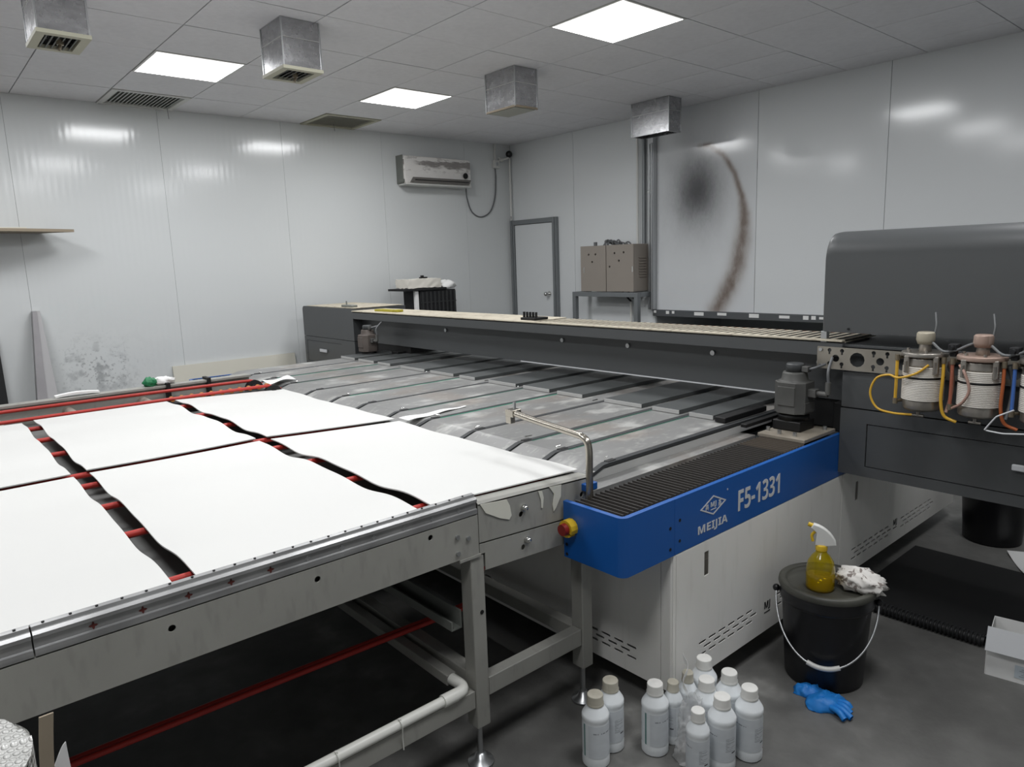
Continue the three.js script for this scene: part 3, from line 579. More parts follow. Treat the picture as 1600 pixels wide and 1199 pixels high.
tag(obj('paper_scrap', bend(mergeVertices(clean(new THREE.BoxGeometry(0.20, 0.002, 0.14, 12, 1, 6))), v => { v.y += 0.008 * Math.sin(v.x * 26 + v.z * 20) + 0.008; v.z -= v.x * 0.3; }).translate(1.87, 0.868, -4.56), M.paper), 'crumpled white paper lying on the far corner of the printer bed', 'paper');
{
  const g = bend(mergeVertices(clean(new THREE.SphereGeometry(0.055, 20, 14))), v => { const n = fbm(v.x * 4 + 0.5, v.z * 4 + v.y * 3 + 0.5, 16, 4, 161); v.multiplyScalar(0.35 + n * 0.8); v.y = Math.max(v.y * 0.8, -0.02); });
  const t = thing('plastic_wrapper', 'small crumpled green and white wrapper on the far conveyor beam', 'wrapper', [1.14, 0.93, 4.655]);
  obj('green_film', clean(g).translate(1.11, 0.951, -4.655), M.greenBag, t);
  const g2 = bend(mergeVertices(clean(new THREE.SphereGeometry(0.05, 20, 14))), v => { const n = fbm(v.x * 5 + 0.3, v.z * 4 + v.y * 3 + 0.5, 16, 4, 163); v.multiplyScalar(0.35 + n * 0.8); v.y = Math.max(v.y * 0.7, -0.02); v.x *= 1.7; });
  obj('white_film', clean(g2).translate(1.185, 0.951, -4.655), M.paper, t);
}
tag(obj('foam_scrap', bend(mergeVertices(clean(new THREE.BoxGeometry(0.22, 0.012, 0.045, 12, 2, 3))), v => { v.y += 0.010 * Math.cos(v.x * 14); }).translate(0.72, 0.937, -4.655), M.paper), 'pale foam offcut on the far conveyor beam left of the green wrapper', 'foam');

// ------------------------------------------------------------------ printer base: white cabinet, blue rail, bellows, bed
const font = await new FontLoader().loadAsync('fonts/droid/droid_sans_bold.typeface.json');
function text(str, h, w, depth = 0.0008) {     // lettering scaled to a width and a cap height, origin at lower left
  const g = clean(new TextGeometry(str, { font, size: 1, depth: 0.1, curveSegments: 4, bevelEnabled: false }));
  g.computeBoundingBox(); const b = g.boundingBox;
  return g.translate(-b.min.x, -b.min.y, -b.min.z).scale(w / (b.max.x - b.min.x), h / (b.max.y - b.min.y), depth / 0.1);
}
const pr = thing('flatbed_printer', 'large flatbed printer base with white cabinet, blue rail cover and grey bed', 'printer', [3.2, 0, 3.48]);
{
  const PZ = 1.36, FX = 1.855, EX = 4.60, T = 0.003;
  obj('cabinet_shell', [box(FX + 0.004, EX, 0.10, 0.104, PZ + 0.004, 5.60), box(EX, EX + 0.003, 0.10, 0.606, PZ, 5.60), box(FX, EX, 0.10, 0.606, 5.60, 5.603)], M.whitePaint, pr);
  const slots = (s, xa, n, y, len = 0.046, pitch = 0.0625) => { for (let r = 0; r < 3; r++) for (let k = 0; k < n; k++) { const x = xa + k * pitch + (r === 1 ? pitch * 0.5 : 0); s.holes.push(roundRect(x, x + len, y - r * 0.023, y - r * 0.023 + 0.0085, 0.004, THREE.Path)); } };
  const doors = [[FX + 0.017, 3.103, [2.05, 0.476, 0.566], [[2.008, 6], [2.545, 6]], 0.222, 2.455], [3.108, EX, [3.26, 0.45, 0.54], [[3.235, 7], [3.81, 7]], 0.205, 3.715]];
  for (const [xa, xb, [lx, l0, l1], gs, sy, mx] of doors) {
    const s = roundRect(xa, xb, 0.10, 0.606, 0.004); for (const [x, n] of gs) slots(s, x, n, sy); s.holes.push(roundRect(lx - 0.014, lx + 0.014, l0, l1, 0.002, THREE.Path));
    const d = obj('side_door', faceZ(s, PZ, T), M.whitePaint, pr);
    obj('door_latch', [box(lx - 0.0125, lx + 0.0125, l0 + 0.002, l1 - 0.002, PZ + 0.0022, PZ + 0.0045), box(lx - 0.009, lx + 0.009, l0 + 0.012, l1 - 0.03, PZ + 0.0005, PZ + 0.0022)], std(0x77736c, 0.4, { metalness: 0.5 }), d);
    obj('logo_lettering', [text('MJ', 0.038, 0.044).translate(mx, 0.188, -PZ + 0.0002), box(mx, mx + 0.044, 0.178, 0.182, PZ - 0.001, PZ)], M.dark, d);
  }
  // rounded corner and end panel
  const corner = new THREE.Shape(); corner.moveTo(FX + 0.015, PZ); corner.absarc(FX + 0.015, PZ + 0.015, 0.015, -Math.PI / 2, -Math.PI, true); corner.lineTo(FX, PZ + 0.05); corner.lineTo(FX + T, PZ + 0.05); corner.lineTo(FX + T, PZ + T); corner.lineTo(FX + 0.015, PZ + T); corner.lineTo(FX + 0.015, PZ);
  obj('corner_trim', faceY(corner, 0.10, 0.506), M.whitePaint, pr);
  const e = roundRect(-5.60, -(PZ + 0.052), 0.10, 0.606, 0.004);
  for (const za of [1.52, 2.35, 3.2, 4.1]) for (let r = 0; r < 3; r++) for (let k = 0; k < (za < 2 ? 4 : 7); k++) { const z = za + k * 0.062 + (r === 1 ? 0.03 : 0); e.holes.push(roundRect(-(z + 0.044), -z, 0.20 - r * 0.021, 0.2082 - r * 0.021, 0.004, THREE.Path)); }
  obj('end_panel', faceX(e, FX, T), M.whitePaint, pr);
  for (const [x, z] of [[2.1, 1.55], [2.1, 5.4], [4.4, 1.55], [4.4, 5.4], [3.2, 1.55], [3.2, 5.4]]) obj('foot', [lathe([[0, 0.10], [0.02, 0.10], [0.02, 0.03], [0.05, 0.02], [0.05, 0], [0, 0]], x, 0, z, 16)], M.black, pr);
  // blue rail cover
  for (const side of [0, 1]) {
    const mz = z => side ? 6.98 - z : z;
    const cs = new THREE.Shape();
    const a = 1.36, b = 1.62, r = 0.028, t = 0.018;
    cs.moveTo(1.86, a); cs.lineTo(1.60 + r, a); cs.absarc(1.60 + r, a + r, r, -Math.PI / 2, -Math.PI, true); cs.lineTo(1.60, b); cs.lineTo(1.60 + t, b); cs.lineTo(1.60 + t, a + t + 0.01); cs.absarc(1.60 + t + 0.01, a + t + 0.01, 0.01, Math.PI, 1.5 * Math.PI); cs.lineTo(1.86, a + t);
    let g = [faceY(cs, 0.608, 0.197), box(1.62, 1.86, 0.61, 0.775, a + 0.02, b - 0.002)], g2 = [box(1.862, EX, 0.608, 0.805, a, a + t, 0.002), box(1.862, EX, 0.61, 0.775, a + t, b - 0.002)];
    if (side) { const flip = gg => bend(clean(gg), v => { v.z = -6.98 - v.z; }); g = g.map(flip); g2 = g2.map(flip); }
    const cap = obj('rail_end_cap', g, M.blue, pr), cov = obj('rail_side_cover', g2, M.blue, pr);
    if (!side) {
      for (const [x, y] of [[1.838, 0.71], [1.838, 0.636], [1.89, 0.725], [1.89, 0.652]]) obj('screw', rod(P(x, y, a - 0.001), P(x, y, a + 0.002), 0.006, 10), M.dark, x < 1.86 ? cap : cov);
      for (const y of [0.655, 0.62]) obj('screw', rod(P(1.599, y, 1.607), P(1.602, y, 1.607), 0.006, 10), M.dark, cap);
      // lettering
      obj('model_lettering', text('F5-1331', 0.082, 0.30).translate(2.247, 0.660, -a + 0.0003), M.silver, cov);
      obj('brand_lettering', text('MEIJIA', 0.037, 0.182).translate(1.995, 0.634, -a + 0.0003), M.silver, cov);
      const dia = poly([[2.006, 0.728], [2.087, 0.692], [2.168, 0.728], [2.087, 0.764]]); dia.holes.push(new THREE.Path([[2.018, 0.728], [2.087, 0.7585], [2.156, 0.728], [2.087, 0.6975]].map(([x, y]) => new THREE.Vector2(x, y))));
      const st = (x0, y0, x1, y1, w = 0.0022) => { const d = Math.hypot(x1 - x0, y1 - y0), gg = clean(new THREE.BoxGeometry(d, w, 0.0008)); return gg.rotateZ(Math.atan2(y1 - y0, x1 - x0)).translate((x0 + x1) / 2, (y0 + y1) / 2, -a + 0.0005); };
      const glyph = (cx, cy, L) => L.map(([p, q, u, v]) => st(cx + p * 0.01, cy + q * 0.011, cx + u * 0.01, cy + v * 0.011));
      obj('emblem', [faceZ(dia, a - 0.001, 0.0008), text('MJ', 0.022, 0.034).translate(2.070, 0.719, -a + 0.0003), box(2.07, 2.104, 0.712, 0.7145, a - 0.001, a),
        glyph(2.048, 0.728, [[-0.5, 1, -0.3, 0.7], [0.5, 1, 0.3, 0.7], [-0.8, 0.6, 0.8, 0.6], [-0.7, 0.25, 0.7, 0.25], [-0.9, -0.1, 0.9, -0.1], [0, 0.6, 0, -0.1], [-0.9, -0.45, 0.9, -0.45], [0, -0.1, -0.8, -1], [0, -0.3, 0.8, -1]]),
        glyph(2.127, 0.728, [[-0.8, 0.85, 0.8, 0.85], [0, 1, 0, 0.6], [-0.6, 0.6, 0.6, 0.6], [-0.5, 0.3, 0.5, 0.3], [-0.9, -0.05, 0.9, -0.05], [-0.8, -0.35, 0, -0.35], [-0.4, -0.1, -0.8, -1], [0, -0.35, -0.15, -1], [0.25, -0.4, 0.8, -0.4], [0.25, -0.9, 0.8, -0.9], [0.25, -0.4, 0.25, -0.9], [0.8, -0.4, 0.8, -0.9]]),
        faceZ((() => { const q = new THREE.Shape(); q.absarc(2.175, 0.765, 0.0035, 0, Math.PI * 2); q.holes.push(disc(2.175, 0.765, 0.0022)); return q; })(), a - 0.001, 0.0008)], M.silver, cov);
      // emergency stop
      const es = part('emergency_stop', pr);
      const ring = new THREE.Shape(); ring.absarc(0, 0, 0.030, -0.5, Math.PI * 2 - 1.0, false); ring.absarc(0, 0, 0.019, Math.PI * 2 - 1.0, -0.5, true);
      obj('guard_ring', ext(ring, 0.03).rotateY(-Math.PI / 2).translate(1.60, 0.723, -1.583), M.yellow, es);
      obj('push_button', [rod(P(1.60, 0.723, 1.583), P(1.57, 0.723, 1.583), 0.013, 16), rod(P(1.578, 0.723, 1.583), P(1.553, 0.723, 1.583), 0.0215, 24, 0.019)], M.redButton, es);
    }
  }
  // bellows: each fold of the near one is a piece of its own
  const bl = part('bellows', pr), fp = 0.0245, nf = 48;
  const fg = ext(poly([[0, 0], [fp * 0.18, 0.024], [fp * 0.36, 0.024], [fp * 0.6, 0.002], [fp, 0.002], [fp, 0]]), 0.205); metreUV(fg);
  for (let k = 0; k < nf; k++) { const m = new THREE.Mesh(fg, k > 40 ? M.foldDust : M.fold); m.name = 'bellows_fold'; m.castShadow = m.receiveShadow = true; const o = offsetOf(bl); m.position.set(1.622 + k * fp - o.x, 0.784 - o.y, -1.588 - o.z); bl.add(m); }
  obj('bellows_base', box(1.62, 2.80, 0.776, 0.784, 1.382, 1.60), M.black, bl);
  const fb = part('far_bellows', pr);
  const far = []; for (let k = 0; k < 48; k++) far.push(ext(poly([[0, 0], [fp * 0.4, 0.02], [fp * 0.8, 0], [fp, 0]]), 0.205).translate(1.622 + k * fp, 0.784, -5.59));
  obj('bellows_folds', far, M.fold, fb).userData.kind = 'stuff';
  obj('rail_channel', box(2.82, 4.55, 0.776, 0.784, 1.382, 1.60), M.tray, pr);
  obj('rail_channel', box(2.82, 4.55, 0.776, 0.784, 5.38, 5.60), M.tray, pr);
  obj('bed_frame', box(1.86, 4.45, 0.60, 0.785, 1.63, 5.35), M.slab, pr);
  obj('blue_block', box(1.70, 1.755, 0.813, 0.838, 1.605, 1.655, 0.003), M.blue, pr);
  // bed plates between the feed belts, with rounded front, grooves, belts and green cords
  const bz = [1.53, 1.688, 1.937, 2.151, 2.462, 2.813, 3.097, 3.419, 3.722, 4.059, 4.437, 4.76, 5.06, 5.35];
  obj('side_plate', [box(1.725, 2.78, 0.788, 0.812, 1.604, 1.70, 0.002)], M.bed, pr);
  obj('side_rail', box(1.80, 3.05, 0.812, 0.845, 1.678, 1.688, 0.001), M.slabEdge, pr);
  for (let i = 1; i < bz.length - 1; i++) {
    const a = bz[i] + (i ? 0.017 : 0), b = bz[i + 1] - 0.017;
    const prof = poly([[1.752, 0.785], [1.768, 0.822], [1.868, 0.856], [1.885, 0.86], [4.45, 0.86], [4.45, 0.836], [1.84, 0.836], [1.79, 0.785]]);
    const near = ext(prof, b - a).translate(0, 0, -b);
    const pl = obj('bed_plate', near, M.bed, pr);
    if (i > 0) {
      const w = (b - a) * (i % 3 === 1 ? 0.62 : 0.9), sl = obj('raised_slab', box(2.73, 3.95, 0.861, 0.881, b - w, b - 0.006, 0.002), M.slab, pl);
      obj('slab_edge', box(2.726, 2.73, 0.862, 0.88, b - w, b - 0.006), M.slabEdge, pl);
    }
    for (let k = 0; k < 2; k++) obj('bed_screw', rod(P(1.95 + k * 0.8 + rr(-0.05, 0.05), 0.8602, a + 0.03), P(1.95 + k * 0.8, 0.862, a + 0.03), 0.004, 6), M.chrome, pl);
  }
  for (let i = 1; i < bz.length - 1; i++) {
    const z = bz[i], bt = part('bed_belt', pr);
    const bp = new THREE.Shape(); bp.moveTo(4.4, 0.858); bp.lineTo(1.90, 0.8612); bp.lineTo(1.866, 0.8595); bp.lineTo(1.80, 0.8375); bp.lineTo(1.766, 0.8255); bp.lineTo(1.749, 0.785); bp.lineTo(1.757, 0.785); bp.lineTo(1.773, 0.815); bp.lineTo(1.87, 0.848); bp.lineTo(4.4, 0.848);
    obj('belt_strip', ext(bp, 0.024).translate(0, 0, -(z + 0.012)), M.belt, bt);
    if ([2, 3, 5, 6, 8, 10, 11].includes(i)) obj('cord', box(1.93, 2.73, 0.8602, 0.8612, z - 0.0245, z - 0.0185), i === 5 || i === 8 || i === 11 ? M.green : M.greenDim, bt);
    obj('belt_clip', box(1.90, 1.945, 0.855, 0.864, z - 0.004, z + 0.018, 0.002), M.black, bt);
  }
  obj('front_roller', rod(P(1.80, 0.80, 1.705), P(1.80, 0.80, 5.3), 0.035, 18), M.bedEdge, pr);
}

// bent sensor tube between conveyor and printer
{
  const t = thing('sensor_tube', 'bent steel tube with a clamped sensor reaching over the printer bed', 'tube', [1.685, 0.80, 1.60]);
  obj('bent_tube', tube([P(1.682, 0.79, 1.575), P(1.682, 0.90, 1.575), P(1.682, 0.965, 1.575), P(1.682, 0.998, 1.583), P(1.684, 1.010, 1.605), P(1.688, 1.014, 1.64), P(1.71, 1.022, 1.85), P(1.73, 1.03, 2.02)], 0.0125, 60, 12), M.tubeSteel, t);
  obj('clamp', [box(1.712, 1.757, 1.015, 1.043, 1.995, 2.04, 0.003), box(1.722, 1.747, 0.985, 1.015, 2.02, 2.05, 0.003)], M.tubeSteel, t);
  obj('clamp_screw', rod(P(1.735, 1.04, 2.01), P(1.735, 1.07, 2.01), 0.006, 8), M.steel, t);
}

// ------------------------------------------------------------------ gantry
const gx = 3.05;
const gn = thing('printer_gantry', 'dark grey printer gantry: long beam, end housings and rounded carriage hood', 'gantry', [3.3, 0.81, 3.4]);
{
  const bm = obj('beam', [box(gx + 0.09, 3.26, 0.938, 1.205, 1.36, 5.68)], M.gantry, gn);
  obj('beam_edge_glint', box(gx + 0.084, gx + 0.092, 0.934, 0.9395, 1.62, 3.55), M.silver, bm);  // bright strip painted along the lower lip in place of caught light
  for (const z of [4.4, 3.15, 2.62, 2.06, 1.50]) { const sc = obj('bolt', [rod(P(gx + 0.09, 1.103, z), P(gx + 0.08, 1.103, z), 0.013, 14)], M.steel, bm); }
  obj('beam_lip', box(gx - 0.005, gx + 0.09, 1.147, 1.205, 1.36, 5.68, 0.002), M.gantry, gn);
  obj('beam_top_cover', [box(gx - 0.012, gx + 0.02, 1.211, 1.219, 1.36, 3.36, 0.002), box(gx + 0.02, 3.38, 1.206, 1.209, 1.36, 3.36), box(gx - 0.012, 3.39, 1.211, 1.219, 3.36, 5.68, 0.002)], M.dust, gn);
  // energy chain on the beam
  const ch = part('cable_chain', gn);
  obj('chain_tray', box(gx + 0.021, 3.38, 1.2095, 1.211, 1.37, 3.355), M.black, ch);
  const lg = metreUV(box(-0.155, 0.155, 0, 0.0025, -0.010, 0.010)), o = offsetOf(ch);
  for (let k = 0; k < 42; k++) { const m = new THREE.Mesh(lg, M.dust); m.name = 'chain_link'; m.castShadow = m.receiveShadow = true; m.position.set(3.225 - o.x, 1.211 - o.y, -(1.39 + k * 0.047) - o.z); ch.add(m); }
  obj('chain_side', box(3.384, 3.43, 1.185, 1.208, 1.40, 2.75, 0.003), M.rust, ch);
  // far end housing
  const fs = new THREE.Shape(); fs.moveTo(-5.68, 0.948); fs.lineTo(-5.68, 1.232); fs.lineTo(-6.66, 1.238); fs.absarc(-6.66, 1.198, 0.04, Math.PI / 2, Math.PI); fs.lineTo(-6.70, 0.948);
  obj('far_housing_top', [faceX(fs, gx, 0.55), box(gx + 0.1, 3.55, 1.2385, 1.2405, 5.70, 6.6)], M.gantry, gn);
  obj('far_housing_dust', box(gx + 0.02, 3.58, 1.236, 1.2415, 5.69, 6.64), M.dust, gn);
  const lf = roundRect(-6.70, -5.68, 0.66, 0.944, 0.004); lf.holes.push(roundRect(-6.652, -5.93, 0.70, 0.905, 0.003, THREE.Path));
  const fl = obj('far_housing_base', [faceX(lf, gx, 0.02), box(gx + 0.021, 3.58, 0.665, 0.94, 5.69, 6.69)], M.gantry, gn);
  const fd = obj('far_drawer', faceX(roundRect(-6.649, -5.933, 0.703, 0.902, 0.002), gx + 0.002, 0.015), M.gantry, gn);
  obj('drawer_handle', [box(gx - 0.016, gx - 0.004, 0.805, 0.835, 6.22, 6.36, 0.005), box(gx - 0.006, gx + 0.002, 0.81, 0.83, 6.23, 6.25), box(gx - 0.006, gx + 0.002, 0.81, 0.83, 6.33, 6.35)], M.silver, fd);
  obj('carriage_support', [box(gx + 0.10, 3.42, 0.805, 0.938, 4.93, 5.66, 0.005), box(gx + 0.02, gx + 0.10, 0.805, 0.9, 5.0, 5.1, 0.005)], M.black, gn);
  obj('carriage_support', [box(gx + 0.10, 3.42, 0.805, 0.938, 1.40, 1.60, 0.005), box(gx + 0.02, 3.42, 0.81, 0.938, 1.362, 1.40, 0.004)], M.black, gn);
  // near end: lower box with drawer, upper box, perforated plate, hood
  const za = -0.45, zb = 1.358;
  const hs = roundRect(-zb, -za, 0.634, 0.925, 0.003); hs.holes.push(roundRect(-1.246, -0.16, 0.678, 0.867, 0.002, THREE.Path));
  obj('housing_base', [faceX(hs, gx, 0.02), box(gx + 0.021, 3.72, 0.638, 0.92, za + 0.005, zb - 0.002)], M.gantry, gn);
  const dr = obj('drawer', faceX(roundRect(-1.2425, -0.1635, 0.6815, 0.8635, 0.002), gx + 0.003, 0.014), M.gantry, gn);
  obj('drawer_handle', [box(gx - 0.02, gx - 0.006, 0.775, 0.80, 0.60, 0.715, 0.006), box(gx - 0.008, gx + 0.003, 0.78, 0.795, 0.62, 0.63), box(gx - 0.008, gx + 0.003, 0.78, 0.795, 0.685, 0.695)], M.silver, dr);
  obj('housing_upper', box(gx + 0.002, 3.70, 0.929, 1.085, za, zb, 0.003), M.gantry, gn);
  obj('rail_shelf', [box(gx + 0.06, 3.66, 1.087, 1.20, za, 1.44, 0.003)], M.gantry, gn);
  obj('shelf_edge', box(gx + 0.015, gx + 0.06, 1.188, 1.20, za, 1.46, 0.002), M.gantry, gn);
  obj('end_block', box(gx + 0.005, gx + 0.03, 1.20, 1.253, 1.435, 1.462, 0.002), M.steel, gn);
  const ps = roundRect(-1.466, -za, 1.092, 1.188, 0.003);
  const key = (z, y) => { const k = new THREE.Path(); k.absarc(-z, y + 0.002, 0.0085, -Math.PI * 0.35, Math.PI * 1.35, false); k.lineTo(-z - 0.004, y - 0.016); k.lineTo(-z + 0.004, y - 0.016); ps.holes.push(k); };
  for (const zc of [1.385, 1.20, 1.015, 0.83, 0.645, 0.46]) { ps.holes.push(disc(-zc, 1.14, 0.016)); for (const dz of [-0.027, 0.027]) for (const dy of [-0.024, 0.034]) key(zc + dz, 1.14 + dy - 0.002); }
  for (const zc of [1.293, 1.107, 0.922, 0.737]) ps.holes.push(disc(-zc, 1.14, 0.031));
  const pp = obj('perforated_plate', faceX(ps, gx - 0.012, 0.004), std(0xffffff, 0.35, { metalness: 0.55, map: grime([0.62, 0.60, 0.56], 0.16, 6, 171) }), gn);
  for (const y of [1.105, 1.175]) obj('bolt', rod(P(gx - 0.012, y, 1.45), P(gx - 0.018, y, 1.45), 0.008, 10), M.steel, pp);
  // hood
  const h = new THREE.Shape(); h.moveTo(-1.537, 1.256); h.lineTo(-za, 1.256); h.lineTo(-za, 1.678); h.lineTo(-1.407, 1.678); h.absarc(-1.407, 1.548, 0.13, Math.PI / 2, Math.PI); h.lineTo(-1.537, 1.256);
  const hg = ext(h, 0.48, { bevelEnabled: true, bevelSize: 0.09, bevelThickness: 0.09, bevelOffset: -0.09, bevelSegments: 9, curveSegments: 10 });
  const hoodGeo = bend(hg, v => { if (v.y < 1.37) v.y = 1.256 + Math.max(0, v.y - 1.346) * 4.75; if (v.x > 0.2 && v.x > -za - 0.1) v.x = -za; if (v.x < -1.447) v.x = -1.447 + (v.x + 1.447) / 5; });
  obj('hood', [toCreasedNormals(hoodGeo, 0.7).rotateY(-Math.PI / 2).translate(gx + 0.57, 0, 0)], M.gantry, gn);
  obj('hood_edge', box(gx - 0.002, gx + 0.02, 1.252, 1.258, za, 1.44), M.gantry, gn);
  obj('hood_screw', rod(P(gx - 0.001, 1.268, 1.34), P(gx - 0.006, 1.268, 1.34), 0.005, 8), M.dark, gn);
}
// drive motors at both ends of the gantry
function motor(x, y, z, mat) {
  const m = part('drive_motor', gn);
  obj('motor_flange', [box(x - 0.065, x + 0.065, y - 0.022, y + 0.022, z - 0.065, z + 0.065, 0.006), lathe([[0, 0.05], [0.062, 0.05], [0.066, 0.04], [0.066, 0.022], [0, 0.022]], x, y, z, 20)], M.black, m);
  const s = new THREE.Shape(); const c = 0.03, w = 0.068; s.moveTo(-w + c, -w); s.lineTo(w - c, -w); s.lineTo(w, -w + c); s.lineTo(w, w - c); s.lineTo(w - c, w); s.lineTo(-w + c, w); s.lineTo(-w, w - c); s.lineTo(-w, -w + c); s.lineTo(-w + c, -w);
  obj('motor_body', [ext(s, 0.135, { bevelEnabled: true, bevelSize: 0.003, bevelThickness: 0.003, bevelSegments: 1 }).rotateX(-Math.PI / 2).translate(x, y + 0.056, -z), box(x - 0.045, x + 0.045, y + 0.06, y + 0.105, z - 0.074, z - 0.068, 0.003), box(x - 0.076, x - 0.068, y + 0.09, y + 0.175, z - 0.04, z + 0.04, 0.003)], mat, m);
  obj('motor_neck', [lathe([[0, 0.235], [0.048, 0.235], [0.052, 0.228], [0.056, 0.20], [0.066, 0.196], [0.066, 0.190], [0, 0.190]], x, y, z, 24)], mat, m);
  obj('encoder_cap', [lathe([[0, 0.272], [0.034, 0.272], [0.038, 0.266], [0.038, 0.235], [0, 0.235]], x, y, z, 24)], M.gantry, m);
  obj('connector', [box(x - 0.02, x + 0.02, y + 0.13, y + 0.165, z - 0.105, z - 0.07, 0.003), rod(P(x, y + 0.147, z - 0.105), P(x, y + 0.147, z - 0.15), 0.012, 10), rod(P(x, y + 0.147, z - 0.15), P(x, y + 0.20, z - 0.15), 0.012, 10)], M.motor, m);
  obj('encoder_plug', box(x - 0.016, x + 0.016, y + 0.237, y + 0.262, z - 0.066, z - 0.036, 0.003), M.motor, m);
  obj('motor_cable', [tube([P(x, y + 0.20, z - 0.15), P(x, y + 0.25, z - 0.148), P(x + 0.06, y + 0.30, z - 0.135)], 0.006, 14, 6), tube([P(x, y + 0.25, z - 0.066), P(x, y + 0.258, z - 0.09), P(x + 0.05, y + 0.27, z - 0.11)], 0.006, 14, 6)], M.cable, m);
}
motor(2.96, 0.845, 1.525, M.motor);
motor(2.96, 0.845, 5.28, M.motorRust);
{
  const cp = part('carriage_plate', gn);
  obj('plate', box(2.79, 3.07, 0.806, 0.822, 1.385, 1.602, 0.003), M.plateDirty, cp);
  for (const [x, z] of [[2.83, 1.52], [2.83, 1.45], [2.86, 1.59], [3.02, 1.41]]) obj('bolt', rod(P(x, 0.822, z), P(x, 0.838, z), 0.009, 10), M.steel, cp);
  obj('slide_bar', [box(2.70, 3.05, 0.862, 0.886, 1.705, 1.76, 0.004), box(2.74, 3.05, 0.846, 0.862, 1.625, 1.655, 0.003)], M.black, cp);
  const cq = part('carriage_plate', gn);
  obj('plate', box(2.80, 3.07, 0.806, 0.822, 5.20, 5.50, 0.003), M.rust, cq);
}
// small things lying on the beam
tag(obj('hand_tool', [box(3.10, 3.16, 1.242, 1.262, 5.78, 5.98, 0.006), rod(P(3.13, 1.26, 5.93), P(3.13, 1.295, 5.93), 0.006, 8)], M.slateMetal), 'small dark hand tool lying on the far end of the beam', 'tool');
tag(obj('putty_knife', [box(3.12, 3.18, 1.220, 1.240, 5.05, 5.12, 0.004), faceY(poly([[3.12, 5.12], [3.18, 5.12], [3.19, 5.40], [3.11, 5.40]]), 1.2195, 0.016)], M.yellowTool), 'yellow green scraper lying on the beam left of the black bin', 'tool');
{
  const t = thing('cable_comb', 'black toothed cable comb standing on the beam before the cable chain', 'bracket', [3.16, 1.22, 3.42]);
  obj('comb_base', box(3.10, 3.22, 1.22, 1.236, 3.36, 3.50, 0.003), M.black, t);
  for (let k = 0; k < 5; k++) obj('tooth', box(3.11 + 0.005, 3.125 + 0.005, 1.236, 1.272, 3.365 + k * 0.029, 3.376 + k * 0.029, 0.002), M.black, t);
}

